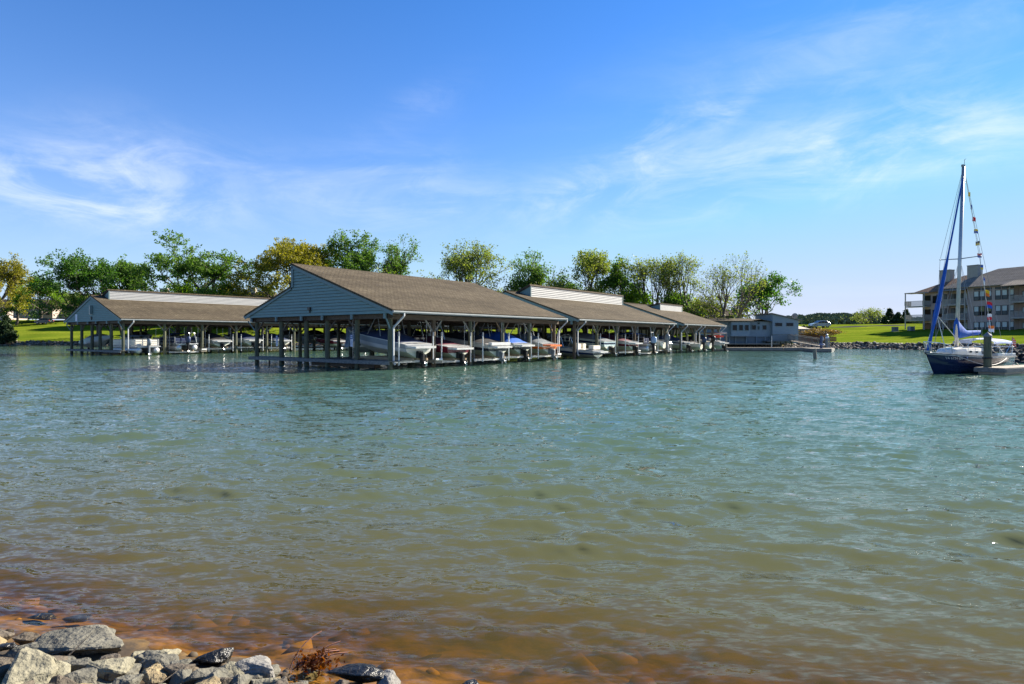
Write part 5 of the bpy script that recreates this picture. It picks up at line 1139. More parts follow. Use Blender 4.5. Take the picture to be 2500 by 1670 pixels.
# ------------------------------------------------------------------ buildings
def window(par, x, y, z, w, h_, ny=-1, pane=None, two=True, frame=None, rot=None, mull=False):
    """window on a wall facing local -y: frame, two sashes"""
    f = MB(); fw = .07; yo = y+ny*.03
    f.box((x-w/2, yo, z+h_/2), (fw, .08, h_+fw)); f.box((x+w/2, yo, z+h_/2), (fw, .08, h_+fw)); f.box((x, yo, z), (w-fw, .09, fw)); f.box((x, yo, z+h_), (w-fw, .09, fw))
    if two: f.box((x, yo, z+h_*.42), (w-fw, .07, .05))
    if mull: f.box((x, yo, z+h_*.5), (.05, .07, h_-fw))
    o = f.build('window', frame or M['winframe'], par)
    if two:
        MB().box((x, y-.01*-ny*-1, z+h_*.71), (w-fw, .02, h_*.56)).build('pane', pane or M['blind'], o); MB().box((x, y-.01*-ny*-1, z+h_*.21), (w-fw, .02, h_*.40)).build('pane', M['glassdk'] if pane is not M['blind'] else M['blind_dk'], o)
    else: MB().box((x, y-.01, z+h_/2), (w-fw, .02, h_-fw)).build('pane', pane or M['glassdk'], o)
    return o
M['blind_dk'] = mk('dark_grey_pane', (.09, .10, .105), (.12, .13, .135), scale=1, rough=.2, spec=.25)  # darker grey pane, for lower sashes and some whole windows
def hip_roof(t, x0, x1, y0, y1, ze, zr, mat, ov=.5, hipl=True, hipr=True, nm='roof'):
    ym = (y0+y1)/2; r = (y1-y0)/2+ov; a0 = x0-ov; a1 = x1+ov; b0 = y0-ov; b1 = y1+ov; rl = x0-ov+(r if hipl else 0); rr_ = x1+ov-(r if hipr else 0)
    v = [(a0, b0, ze), (a1, b0, ze), (a1, b1, ze), (a0, b1, ze), (rl, ym, zr), (rr_, ym, zr), (a0+.05, b0+.05, ze-.16), (a1-.05, b0+.05, ze-.16), (a1-.05, b1-.05, ze-.16), (a0+.05, b1-.05, ze-.16)]
    m_ = MB(); m_.v = v; m_.f = [(0, 1, 5, 4), (1, 2, 5), (2, 3, 4, 5), (3, 0, 4), (0, 6, 7, 1), (1, 7, 8, 2), (2, 8, 9, 3), (3, 9, 6, 0), (6, 9, 8, 7)]; return m_.build(nm, mat, t)

# three-storey apartment block; local x runs along its lake front
AP1, AP2 = Vector((*at(2222, 131.0), 0)), Vector((*at(2560, 108.0), 0)); APD = (AP2-AP1).normalized()
def apx(px):
    t_ = (px-CXP)/F_PX; return (t_*AP1.y-AP1.x)/(APD.x-t_*APD.y)
def apartments():
    t = empty('apartment_building', AP1, math.atan2(APD.y, APD.x), 'three-storey grey-brown apartment building with balconies and two chimneys behind the sailboat', 'building')
    zg, fl, ze, zr = 2.4, (2.65, 5.55, 8.45), 11.3, 15.2
    xa, xb, xc, xd, xe = apx(2243), apx(2305), apx(2362), apx(2476), apx(2640)
    D = 13.0
    def blk(x0, x1, y0, z1=ze, mat='apt'):
        MB().box(((x0+x1)/2, (y0+D)/2, (zg+z1)/2), (x1-x0, D-y0, z1-zg)).build('wall', M[mat], t)
        for i in range(int((z1-zg)/.25)):
            pass
    blk(xa, xb, 1.2); blk(xb, xc, 1.6); blk(xc, xd, 0.0, ze+.35); blk(xd, xe, 1.4)
    # roofs
    r = hip_roof(t, xa-1.2, xc, 1.0, D, ze, zr-.5, M['shingle_red'], .5, hipr=False); hip_roof(t, xb-.3, xe, -.3, D, ze+.4, zr+.2, M['shingle_grey'], .4)
    MB().prism([(xd-1.3, -1.9, ze-.05), (xe, -1.9, ze-.05), (xe, 3.5, ze+2.2), (xd+.6, 3.5, ze+2.2)], (0, 0, .1)).build('porch_roof', M['shingle_grey'], t); MB().prism([(xb-.2, -1.2, ze-.2), (xc+.1, -1.2, ze-.2), (xc+1.0, 2.5, ze+1.6), (xb+1.0, 2.5, ze+1.6)], (0, 0, .1)).build('porch_roof', M['shingle_grey'], t)
    for px0, px1, zt, yy in ((2245, 2270, 15.9, 5.5), (2321, 2347, 16.2, 4.2)):
        x0, x1 = apx(px0), apx(px1); MB().box(((x0+x1)/2+1.0, yy, (ze-1+zt)/2), (max(x1-x0, 1.5), 1.5, zt-ze+1)).build('chimney', M['chim'], t); MB().box(((x0+x1)/2+1.0, yy, zt+.05), (max(x1-x0, 1.5)+.12, 1.62, .14)).build('chimney_cap', M['trim_dk'], t)
    # windows of the plain bay
    for r_, zf in enumerate(fl):
        for px in (2384, 2398, 2414.5, 2437, 2453, 2469):
            pn = M['blind'] if not (r_ == 1 and px in (2398, 2414.5)) else M['blind_y']
            window(t, apx(px), -.02, zf+.55+(0 if r_ else -.15), .88, 1.75, pane=pn)
            if r_ == 2: window(t, apx(px), -.02, zf+2.52, .88, .34, two=False, pane=M['blind_dk'])
    # balconies
    def balcony(x0, x1, depth, yw, floors, posts):
        for zf in floors:
            MB().box(((x0+x1)/2, yw-depth/2, zf-.12), (x1-x0, depth, .26)).build('balcony_deck', M['apt_lt'], t)
            for (ax, ay, bx, by) in ((x0, yw-depth, x1, yw-depth), (x0, yw-depth, x0, yw), (x1, yw-depth, x1, yw)):
                rl = MB(); L = math.hypot(bx-ax, by-ay); n = max(2, int(L/.2))
                rl.bar((ax, ay, zf+1.02), (bx, by, zf+1.02), .1, .06); rl.bar((ax, ay, zf+.12), (bx, by, zf+.12), .06, .06)
                for i in range(n+1): rl.box((ax+(bx-ax)*i/n, ay+(by-ay)*i/n, zf+.56), (.085, .05, .88))
                rl.build('balcony_railing', M['apt_lt'], t)
        for px_ in posts: MB().box((px_, yw-depth+.06, (zg+ze)/2-.1), (.16, .16, ze-zg-.2)).build('balcony_post', M['apt_lt'], t)
    x0, x1 = apx(2215), apx(2263); balcony(x0, x1, 1.9, 1.1, fl[1:], (x0+.1, x1-.1)); MB().box(((x0+x1)/2, .2, ze-.1), (x1-x0, 2.2, .2)).build('balcony_beam', M['apt'], t)
    x0, x1 = apx(2306), apx(2362); balcony(x0, x1, 2.2, 1.5, fl[1:], (x0+.1, x1-.1))
    x0, x1 = apx(2472), apx(2540); balcony(x0, x1, 2.4, 1.3, fl[1:], (x0+.1, x1-.1))
    for zf in fl:
        for px, w in ((2254, 1.5), (2273, .8)): window(t, apx(px), 1.18, zf+.1 if w > 1 else zf+.5, w, 2.05 if w > 1 else 1.5, two=False, pane=M['glassdk'])
        for px, w in ((2315, .9), (2329, 1.7), (2349, 1.6)): window(t, apx(px), 1.58, zf+.1, w, 2.1, two=False, pane=M['blind_dk'] if px != 2349 else M['blind'], mull=w > 1)
        window(t, apx(2285), 1.18, zf+.5, 1.2, 1.7, pane=M['blind_dk']); window(t, apx(2298), 1.18, zf+.5, .7, 1.7, pane=M['blind_dk'])
        for px in (2491, 2505): window(t, apx(px), 1.38, zf+.9, .8, 1.0, pane=M['blind'], mull=True, two=False)
    MB().box(((xa+xe)/2, .6, zg+.02), (xe-xa+3, 5.5, .2)).build('patio', M['concrete'], t)
apartments()
def clubhouse():
    d0 = 98.0; X = lambda px: (px-CXP)/F_PX*d0; Z = lambda py: zat(py, d0)
    t = empty('clubhouse', (X(1738), d0, 0), 0, 'low blue-grey clubhouse with a row of dark windows on the bank', 'building'); o = X(1738); x_ = lambda px: X(px)-o
    W = x_(1884)
    MB().box((W/2, 4, (Z(822)+Z(785))/2), (W, 8, Z(785)-Z(822))).build('wall', M['club'], t); MB().box((W/2, 4.2, (Z(822)-.0+.7)/2), (W-.3, 8, Z(822)-.7)).build('skirt_wall', M['club_dk'], t)
    for px in (1781, 1796, 1822, 1847, 1868): MB().box((x_(px), .02, (Z(822)+.7)/2), (.14, .14, Z(822)-.7)).build('skirt_post', M['club'], t)
    MB().box((x_(1755), -.55, (Z(821)+Z(786))/2), (x_(1825)-x_(1780), 1.1, Z(786)-Z(821))).build('bay_wall', M['club'], t, loc=(x_(1802)-x_(1755), 0, 0))
    for a, b, front in ((1781, 1794, 1), (1797, 1808, 1), (1811, 1822, 1)): window(t, (x_(a)+x_(b))/2, -1.11, Z(807), x_(b)-x_(a)-.08, Z(793.5)-Z(807), two=False, frame=M['trim'])
    for a, b, y0, y1 in ((1825, 1832, 805, 793.5), (1835, 1846, 805, 793.5), (1849.5, 1854.5, 805, 796), (1861, 1871.5, 805, 794), (1849, 1855, 791.5, 786.5)): window(t, (x_(a)+x_(b))/2, -.01, Z(y0), x_(b)-x_(a)-.05, Z(y1)-Z(y0), two=False, frame=M['trim'])
    MB().prism([(-1.2, -1.4, Z(785.5)), (x_(1832), -1.4, Z(785.5)), (x_(1858), 4, Z(777.5)), (-1.2, 4, Z(777.5))], (0, 0, .12)).build('roof', M['shingle'], t)
    MB().prism([(x_(1832), -.7, Z(784)), (x_(1855), -.7, Z(781)), (x_(1885), -.7, Z(788)), (x_(1880), 6, Z(788)+.3), (x_(1858), 6, Z(777)), (x_(1832), 6, Z(778))], (0, 0, .1)).build('roof', M['shingle'], t)
    MB().prism([(-1.2, 4.05, Z(777.5)), (x_(1858), 4.05, Z(777.5)), (x_(1858), 9, Z(785)), (-1.2, 9, Z(785))], (0, 0, .12)).build('roof', M['shingle'], t)
    MB().box((W/2, -1.6, .88), (W*.96, 3.6, .12)).build('terrace', M['deckl'], t)
    t2 = empty('clubhouse_wing', (X(1881), d0-.8, 0), 0, 'taller blue-grey shed-roofed wing with two slot windows and a satellite dish', 'building'); o2 = X(1881); w = X(1943)-o2; zb = Z(838)
    pts = [(0, 0, zb), (w, 0, zb), (w, 0, Z(782.5)), (0, 0, Z(767))]; MB().prism(pts, (0, 7, 0)).build('wall', M['club'], t2); hb = .22; z = zb
    while z < Z(783):
        MB().box((w+.02, 3.5, z+hb/2), (.05, 7.05, hb*.86)).build('siding_board', M['chim'], t2); z += hb
    MB().prism([(-.25, -.35, Z(767)+.03), (w+.45, -.35, Z(783.5)+.03), (w+.45, 7.3, Z(783.5)+.03), (-.25, 7.3, Z(767)+.03)], (0, 0, .14)).build('roof', M['shingle_grey'], t2)
    for a, b in ((1887, 1904), (1914, 1931)): window(t2, (X(a)+X(b))/2-o2, -.02, Z(796), X(b)-X(a)-.1, Z(789)-Z(796), two=False, pane=M['glassdk'], mull=True)
    MB().box((w+.07, 2.2, Z(808)), (.06, .16, .4)).build('wall_lamp', M['blackm'], t2)
    t3 = empty('satellite_dish', (X(1943), d0+.4, Z(781)), 0, 'dark satellite dish on the roof edge of the tall wing', 'satellite dish')
    MB().tube((-.3, 0, -.05), (0, 0, .45), .03, .03, 6).build('mount', M['alu'], t3); MB().lathe([(0, .0), (.25, .03), (.45, .12), (.46, .13), (.25, .05), (0, .02)], (.02, -.05, .62), 18, Matrix.Rotation(-1.1, 3, 'X') @ Matrix.Rotation(.35, 3, 'Y')).build('dish', M['greym'], t3, smooth=True)
    # big two-storey building behind, mostly hidden by the trees
    d1 = 128.0; X1 = lambda px: (px-CXP)/F_PX*d1; zt = lambda py: zat(py, d1)
    t4 = empty('lodge', (X1(1560), d1, 0), 0, 'big brown-roofed lodge half hidden by the bare trees behind the clubhouse', 'building'); o4 = X1(1560)
    MB().box((X1(1690)-o4, 7, (zt(771)+2)/2), (X1(1812)-X1(1565), 13, zt(771)-2)).build('wall', M['tan'], t4); hip_roof(t4, 0, X1(1818)-o4, .5, 13.5, zt(771), zt(732), M['shingle'], .8)
    for px in (1660, 1690, 1720, 1782, 1796, 1806): window(t4, X1(px)-o4, .48, zt(789), 1.2, 1.5, pane=M['blind_dk'])
    MB().box((X1(1640)-o4, -1.2, (zt(772)+zt(790))/2), (14, 2.6, zt(774)-zt(792))).build('porch', M['apt'], t4)
    MB().box((X1(1793)-o4, -.3, 5.3), (.5, .5, 3)).build('porch_post', M['white'], t4)
    # low deck house right of the wing
    d2 = 112.0; X2 = lambda px: (px-CXP)/F_PX*d2
    t5 = empty('deck_house', (X2(1948), d2, 0), 0, 'small tan-roofed shed with a railed deck between the wing and the bare bush', 'building'); o5 = X2(1948); w5 = X2(1976)-o5; z5 = lambda py: zat(py, d2)
    MB().box((w5/2, 2.5, (z5(814)+z5(803))/2), (w5, 4, z5(803)-z5(814))).build('wall', M['trim_dk'], t5); MB().prism([(-.4, .2, z5(804)), (w5+.3, .2, z5(804)), (w5-.4, 3, z5(797)), (-.4, 3, z5(797))], (0, 0, .1)).build('roof', M['tan'], t5)
    MB().box((w5/2+1.2, -.2, z5(815)), (w5+3.2, 3, .15)).build('deck', M['deckf'], t5); MB().box((w5/2+1.2, 0, (z5(815)+1.0)/2), (w5+3, 2.6, z5(815)-1.0)).build('deck_base', M['brick'], t5)
    rl = MB(); rl.bar((-.4, -1.6, z5(804.5)), (w5+2.6, -1.6, z5(804.5)), .08, .06)
    for i in range(26): rl.box((-.4+(w5+3.0)*i/25, -1.6, (z5(804.5)+z5(815))/2), (.06, .05, z5(804.5)-z5(815)))
    rl.build('railing', M['brace_g'], t5)
    # low retaining wall of terrace bricks
    for j in range(3):
        for i in range(9): MB().box((w5+.6+i*.36, -2.2, z5(833)+.12+j*.27), (.33, .5, .24)).build('terrace_brick', M['brick'], t5)
clubhouse()
def house(px, d, w, dep, zb, ze, zr, rz, label, wall, roof, nw=3, chim=False):
    x, y = at(px, d); t = empty('house', (x, y, 0), rz, label, 'building')
    MB().box((0, dep/2, (zb+ze)/2), (w, dep, ze-zb)).build('wall', wall, t); r = hip_roof(t, -w/2, w/2, 0, dep, ze, zr, roof, .6, False, False)
    for sg in (-1, 1): MB().prism([(sg*w/2, 0, ze-.1), (sg*w/2, dep, ze-.1), (sg*w/2, dep/2, zr-.2)], (-sg*.1, 0, 0)).build('gable', wall, t)
    for i in range(nw): window(t, -w/2+(i+.5)*w/nw, -.02, zb+1.0, 1.2, 1.4, pane=M['blind_dk'])
    MB().box((w*.12, -.03, zb+1.05), (.95, .08, 2.1)).build('door', M['trim_dk'], t)
    if chim: MB().box((w*.2, dep*.5, zr+.3), (2.2, 1.0, 2.0)).build('chimney', M['tan'], t)
    return t
house(80, 186, 13, 9, 7.6, 11.0, 13.6, -.1, 'grey house with dark windows behind the bright green tree', M['apt'], M['shingle'], 4)
house(168, 190, 12, 9, 7.6, 11.3, 15.6, .05, 'brown-roofed house just left of the dark green trees', M['apt'], M['shingle'], 3)
house(-30, 200, 12, 9, 7.6, 11.0, 14.4, .0, 'house at the lawn edge behind the olive tree', M['apt'], M['shingle'], 3)
house(335, 172, 24, 10, 5.0, 10.0, 14.6, .0, 'tan house with a wide pale chimney behind the separate boathouse', M['tan'], M['shingle'], 6, True)
house(560, 165, 20, 10, 5.0, 10.0, 14.4, .0, 'tan house with pale chimney behind the yellow-green oak', M['tan'], M['shingle'], 5, True)

# ------------------------------------------------------------------ vehicles
def suv(name, x, y, z, rz, label, paint, L=4.7, H=1.68, Wd=1.86):
    t = empty(name, (x, y, z), rz, label, 'car'); body = MB()
    prof = [(-2.33, .42), (-2.36, .75), (-2.28, 1.02), (-2.05, 1.16), (-1.45, 1.60), (-.6, 1.67), (.35, 1.64), (1.15, 1.12), (2.05, .95), (2.32, .78), (2.36, .45), (2.0, .30), (-2.0, .30)]
    prof = [(a*L/4.7, b*H/1.68) for a, b in prof]; rows = []
    for k, ins in ((-1, .10), (-.96, .03), (-.85, 0), (.85, 0), (.96, .03), (1, .10)):
        rows.append([(a*(1-ins*.4), k*Wd/2*(1-(.16*max(0, (b-.95)/.7))), b-ins*.25*(b > 1.2)) for a, b in prof])
    body.grid(rows, True); body.poly(rows[0]); body.poly(rows[-1][::-1]); b = body.build('body', paint, t, bevel=0, smooth=False)
    for sg in (-1, 1):
        y1 = sg*(Wd/2*.93)
        for pts in ([(-1.95, 1.14), (-1.42, 1.50), (-.75, 1.54), (-.75, 1.12)], [(-.68, 1.12), (-.68, 1.55), (.05, 1.54), (.05, 1.10)], [(.12, 1.10), (.12, 1.53), (.36, 1.52), (.98, 1.10)]):
            MB().prism([(a*L/4.7, y1*(1-.10*max(0, (c-1.1)/.5)) + sg*.045, c*H/1.68) for a, c in pts], (0, sg*.012, 0)).build('side_window', M['glassdk'], b)
        for xw in (-1.42, 1.42):
            wl = MB().lathe([(0, -.11), (.26, -.11), (.345, -.08), (.345, .08), (.26, .11), (0, .11)], (xw, sg*(Wd/2-.12), .345), 18, Matrix.Rotation(math.pi/2, 3, 'X')).build('wheel', M['tyre'], t); MB().lathe([(0, .115), (.2, .118), (.21, .1)], (xw, sg*(Wd/2-.12), .345), 14, Matrix.Rotation(-sg*math.pi/2, 3, 'X')).build('rim', M['rim'], wl)
            MB().lathe([(.36, -.02), (.43, -.02), (.43, .02), (.36, .02)], (xw, sg*(Wd/2-.005), .36), 18, Matrix.Rotation(math.pi/2, 3, 'X')).build('wheel_arch', M['tyre'], b)
        MB().box((-2.26*L/4.7, sg*.72, 1.0), (.12, .22, .32)).build('tail_light', M['red'], t, bevel=.02); MB().box((2.24*L/4.7, sg*.66, .78), (.14, .34, .16)).build('headlight', M['white'], t, bevel=.02)
        MB().box((.9*L/4.7, sg*(Wd/2+.08), 1.1), (.16, .16, .14)).build('mirror', paint, t, bevel=.02)
    MB().prism([(-2.12*L/4.7, -.72, 1.14), (-2.12*L/4.7, .72, 1.14), (-1.56*L/4.7, .62, 1.53), (-1.56*L/4.7, -.62, 1.53)], (-.03, 0, .02)).build('rear_window', M['glassdk'], b); MB().prism([(.46*L/4.7, -.64, 1.55), (.46*L/4.7, .64, 1.55), (1.10*L/4.7, .74, 1.13), (1.10*L/4.7, -.74, 1.13)], (.02, 0, .02)).build('windscreen', M['glassdk'], b)
    return t
_x, _y = at(2001, 148.0); suv('parked_car', _x, _y, gz(_x, _y)+.02, math.radians(183), 'silver sport utility vehicle parked on top of the right-hand lawn', M['silver'])
_x, _y = at(108, 180.0); suv('parked_car', _x, _y, gz(_x, _y)+.02, math.radians(172), 'dark hatchback parked under the bright green tree', M['darkcar'], L=4.9)

# road and path
def ribbon(name, pts, w, mat, lab, lift_=.05, n=40):
    P = [Vector((x, y, 0)) for x, y in pts]; out = []
    for a, b in zip(P[:-1], P[1:]):
        k = max(2, int((b-a).length/1.2)); out += [a+(b-a)*(i/k) for i in range(k)]
    out.append(P[-1]); rows = []
    for i, p in enumerate(out):
        d = (out[min(i+1, len(out)-1)]-out[max(i-1, 0)]).normalized(); nn = Vector((-d.y, d.x, 0)); row = []
        for k in (-.5, -.25, 0, .25, .5):
            q = p+nn*(w*k); row.append((q.x, q.y, gz(q.x, q.y)+lift_))
        rows.append(row)
    return tag(MB().grid(rows).build(name, mat, None), lab, kind='structure')
ribbon('path', [(45, 104.2), (50.5, 105.3), (59.5, 105.0), (62.6, 94), (66.6, 78.4), (72.6, 62.5), (84, 51.5)], 1.0, M['concrete'], 'pale concrete path along the top of the riprap', .10)
ribbon('road', [(58, 149.5), (74, 149.5), (95, 152), (130, 158)], 4.5, M['asphalt'], 'grey lane on top of the lawn where the silver car stands', .03)
_x, _y = at(2185, 128.0); t = empty('utility_box', (_x, _y, gz(_x, _y)), .3, 'dark green utility box standing on the right-hand lawn', 'utility box'); MB().box((0, 0, .45), (1.0, .8, .9)).build('cabinet', M['trim_dk'], t, bevel=.03); MB().box((0, 0, .93), (1.06, .86, .08)).build('lid', M['club_dk'], t); MB().box((0, 0, .02), (1.2, 1.0, .1)).build('pad', M['concrete'], t)
_x, _y = at(2224, 127.0); t = empty('air_conditioner', (_x, _y, gz(_x, _y)), .2, 'grey air conditioning unit in a frame at the apartment corner', 'air conditioner'); MB().box((0, 0, .5), (1.0, .9, .9)).build('casing', M['greym'], t, bevel=.03)
for i in range(5): MB().box((0, -.46, .2+i*.15), (.8, .03, .05)).build('louvre', M['blackm'], t)
for sx in (-.6, .6): MB().box((sx, -.3, .55), (.07, .07, 1.1)).build('frame_post', M['white'], t)

# ------------------------------------------------------------------ trees
def grow(seed, levels=5, split=(2, 4), ang=.62, up=.25, lr=.74, trunk=.28, spread=1.0, nstem=1, lean=0.0):
    """skeleton in a unit box: list of (p0, p1, r0, r1, level)"""
    rnd = random.Random(seed); segs = []; tips = []
    def rec(p, d, L, r, lev):
        k = 3 if lev == 0 else 2; q = p
        for i in range(k):
            d = (d+Vector((rnd.gauss(0, .09), rnd.gauss(0, .09), rnd.gauss(0, .05)+.03*up))).normalized(); e = q+d*(L/k); r1 = r*(1-.25/k); segs.append((q, e, r, r1, lev)); q = e; r = r1
            if lev >= 2: tips.append((q, lev))
            if lev == 0 and i >= 1 and nstem < 3:
                for _ in range(2):
                    a = rnd.random()*6.28; rec(q, Vector((math.cos(a), math.sin(a), .30+.25*rnd.random())).normalized(), L*.85*rnd.uniform(.7, 1.1), r*.45, 2)
        if lev >= levels: return
        n = rnd.randint(*split) if lev else rnd.randint(3, 5); a0 = rnd.random()*6.28
        for i in range(n):
            a = a0+6.283*i/n+rnd.gauss(0, .35); th = ang*rnd.uniform(.55, 1.25)*(1 if lev else .85*spread)
            if i == 0 and lev < 2: th *= .35
            o = d.orthogonal().normalized(); b = d.cross(o); nd_ = (d*math.cos(th)+(o*math.cos(a)+b*math.sin(a))*math.sin(th)); nd_ = (nd_+Vector((0, 0, up*.5))).normalized()
            rec(q-d*(L*rnd.uniform(0, .25)*(lev > 0)), nd_, L*lr*rnd.uniform(.75, 1.15), r*(.62 if n > 2 else .72)*rnd.uniform(.85, 1.1), lev+1)
    for s_ in range(nstem):
        d = Vector((rnd.gauss(0, .12)+lean, rnd.gauss(0, .12), 1)) if nstem == 1 else Vector((math.cos(6.28*s_/nstem)*.33, math.sin(6.28*s_/nstem)*.33, 1))
        rec(Vector((0, 0, 0)), d.normalized(), trunk*rnd.uniform(.9, 1.1), .034 if nstem == 1 else .024, 0)
    return segs, tips
def tree(label, px, d, top, pl, pr, leaf, seed, nleaf=9000, lsize=.30, bark='bark', bare=.0, base=None, levels=5, ang=.62, up=.25, lr=.76, trunk=.26, clump=.55, nstem=1, group='trees on the far shore', name='tree', split=(2, 4), cat='tree', low=None, rr=1.0, droop=0.0):
    x, y = at(px, d); zg = gz(x, y) if base is None else base; H = zat(top, d)-zg; W = (pr-pl)/F_PX*d; cx_ = ((pl+pr)/2-px)/F_PX*d
    segs, tips = grow(seed, levels, split, ang, up, lr, trunk, nstem=nstem); rng = np.random.default_rng(seed)
    allp = np.array([s_[1] for s_ in segs]); mx = np.percentile(allp, 99, 0); mn = np.percentile(allp, 1, 0); zmx = allp[:, 2].max()
    tx = np.array([p[0] for p, l in tips]); q0, q1 = np.percentile(tx, 4), np.percentile(tx, 96); sx = (.95 if leaf != 'leaf_spring' else 1.12)*W/(q1-q0); mx[0], mn[0] = q1, q0; sz = (H-.3)/zmx; sy = sx; ox = cx_-(mx[0]+mn[0])/2*sx; 
    def tf(p): k = min(1, p[2]/zmx*2.2); return Vector((p[0]*sx+ox*k, p[1]*sy, p[2]*sz))
    t = empty(name, (x, y, zg-.1), 0, label, cat, group); wood = MB(); rs = H*rr
    for p0, p1, r0, r1, lev in segs:
        R0, R1 = max(r0*rs*.85, .012), max(r1*rs*.85, .010)
        wood.tube(tf(p0), tf(p1), R0, R1, 8 if lev == 0 else (6 if lev < 3 else 4 if lev < 4 else 3), cap=False)
    wood.build('trunk', M[bark], t, smooth=True)
    T = np.array([tf(p) for p, l in tips]); lv = np.array([l for p, l in tips]); keep = rng.random(len(T)) > bare
    if low is not None: keep &= T[:, 2] > low*H
    wt = np.where(lv[keep] >= levels-1, 1.0, .45); T = T[keep]; n = int(nleaf*(1.25 if leaf != 'leaf_spring' else .85)); idx = rng.choice(len(T), n, p=wt/wt.sum()); cl = rng.random(len(T))
    gs = rng.normal(0, 1, (n, 3)); gs *= np.minimum(1, 1.35/np.linalg.norm(gs, axis=1))[:, None]; cen = T[idx]+gs*clump*np.array([1, 1, .75]); cen[:, 2] -= droop*rng.random(n)
    ax = rng.normal(0, 1, (n, 3)); ax /= np.linalg.norm(ax, axis=1)[:, None]; bx = np.cross(ax, rng.normal(0, 1, (n, 3))); bx /= np.linalg.norm(bx, axis=1)[:, None]
    s_ = lsize*rng.uniform(.6, 1.35, (n, 1)); V = np.stack([cen+ax*s_*.75, cen+bx*s_*.42, cen-ax*s_*.75, cen-bx*s_*.42], 1).reshape(-1, 3); Fq = np.arange(4*n).reshape(-1, 4)
    rv = np.clip(.55*cl[idx]+.45*rng.random(n), 0, 1); o = attr_mesh('crown', V, Fq, M[leaf], np.repeat(rv, 4)); o.parent = t
    return t
M['leaf_green'] = mk_leaf('fresh_green_leaf', (0.046, 0.112, 0.016), (0.135, 0.225, 0.034))
M['leaf_dark'] = mk_leaf('dark_green_leaf', (0.03, 0.088, 0.014), (0.085, 0.175, 0.024))
M['leaf_olive'] = mk_leaf('olive_yellow_leaf', (0.13, 0.135, 0.014), (0.275, 0.25, 0.034))
M['leaf_bright'] = mk_leaf('bright_spring_leaf', (0.085, 0.195, 0.016), (0.195, 0.31, 0.026))
M['leaf_spring'] = mk_leaf('pale_spring_leaf', (0.088, 0.138, 0.022), (0.215, 0.25, 0.044))
M['leaf_conifer'] = mk_leaf('conifer_needles', (0.012, 0.03, 0.01), (0.034, 0.062, 0.018), .15)
M['leaf_rust'] = mk_leaf('rusty_buds', (0.1, 0.065, 0.015), (0.2, 0.14, 0.03))
tree('olive-yellow tree at the lawn edge beside the conifer shrub', -12, 165, 610, -90, 38, 'leaf_olive', 1, 9000, .34)
tree('leafy green tree just right of the olive-yellow one', 40, 178, 690, 15, 75, 'leaf_green', 2, 4500, .32, trunk=.15)
tree('bright green round tree shading the dark hatchback', 98, 182, 668, 56, 146, 'leaf_bright', 3, 9000, .30, trunk=.13, ang=.55, up=.5)
tree('thin grey-green tree in front of the brown-roofed house', 168, 180, 705, 138, 196, 'leaf_spring', 4, 2200, .28, trunk=.18)
tree('broad dark green tree behind the vented gable', 240, 152, 616, 172, 312, 'leaf_dark', 5, 12000, .34, trunk=.16, ang=.72)
tree('dark green tree with lighter tufts, right of the broad one', 318, 156, 620, 270, 372, 'leaf_green', 6, 8500, .34, trunk=.16)
tree('tallest fresh green tree with open branching above the separate boathouse', 455, 150, 567, 355, 572, 'leaf_green', 7, 14500, .36, trunk=.20, ang=.66)
tree('bright green sapling in front of the tall fresh green tree', 420, 142, 680, 380, 470, 'leaf_bright', 8, 4200, .28, trunk=.14)
tree('bright green low tree between the tall tree and the yellow oak', 560, 146, 668, 520, 608, 'leaf_bright', 9, 5500, .30, trunk=.14)
tree('big yellow-green oak behind the nearest boathouse gable', 690, 148, 572, 582, 796, 'leaf_olive', 10, 19000, .34, trunk=.17, ang=.75)
tree('green tree rising over the nearest boathouse ridge', 868, 150, 562, 795, 940, 'leaf_green', 11, 11000, .34, trunk=.2)
tree('slim dark-stemmed tree beside the green tree above the ridge', 958, 146, 568, 905, 1002, 'leaf_green', 12, 4800, .32, trunk=.25, bare=.2)
tree('small pale budding tree peeping over the boathouse ridge', 900, 138, 648, 830, 960, 'leaf_spring', 13, 4500, .28, trunk=.15)
tree('wispy twigs showing above the far roof edge', 1070, 150, 668, 1030, 1105, 'leaf_spring', 14, 1300, .25, bare=.4)
tree('tall open tree with golden-green leaves right of the ridge', 1185, 128, 577, 1098, 1252, 'leaf_spring', 15, 7600, .28, bare=.25, trunk=.3, ang=.55)
tree('grey-green thin tree left of the golden-green one', 1125, 132, 610, 1085, 1165, 'leaf_green', 16, 2300, .26, bare=.35, trunk=.3)
tree('green open tree above the long clerestory', 1318, 126, 604, 1252, 1378, 'leaf_green', 17, 6200, .28, bare=.2, trunk=.25)
tree('yellow-green low tree behind the clerestory end wall', 1352, 122, 655, 1305, 1395, 'leaf_spring', 18, 4800, .27, trunk=.18)
tree('fan-shaped spring tree over the middle of the clerestory', 1428, 122, 602, 1366, 1488, 'leaf_spring', 19, 7500, .28, bare=.2, trunk=.2, ang=.5, up=.5)
tree('darker green tree next to the fan-shaped one', 1515, 120, 624, 1470, 1562, 'leaf_green', 20, 6000, .28, bare=.12, trunk=.22)
tree('many-stemmed pale spring tree above the roof gap', 1592, 118, 618, 1545, 1662, 'leaf_spring', 21, 5200, .26, bare=.3, trunk=.28, nstem=4, ang=.42, up=.6)
tree('leaning bare-branched tree with few leaves', 1700, 114, 608, 1640, 1722, 'leaf_spring', 22, 1900, .22, bare=.55, trunk=.3, bark='bark_lt', ang=.5, up=.45, rr=.9)
tree('tall twin-trunked bare tree in front of the lodge', 1768, 108, 612, 1715, 1842, 'leaf_spring', 23, 2300, .22, bare=.5, trunk=.34, bark='bark_lt', nstem=2, ang=.62, up=.35)
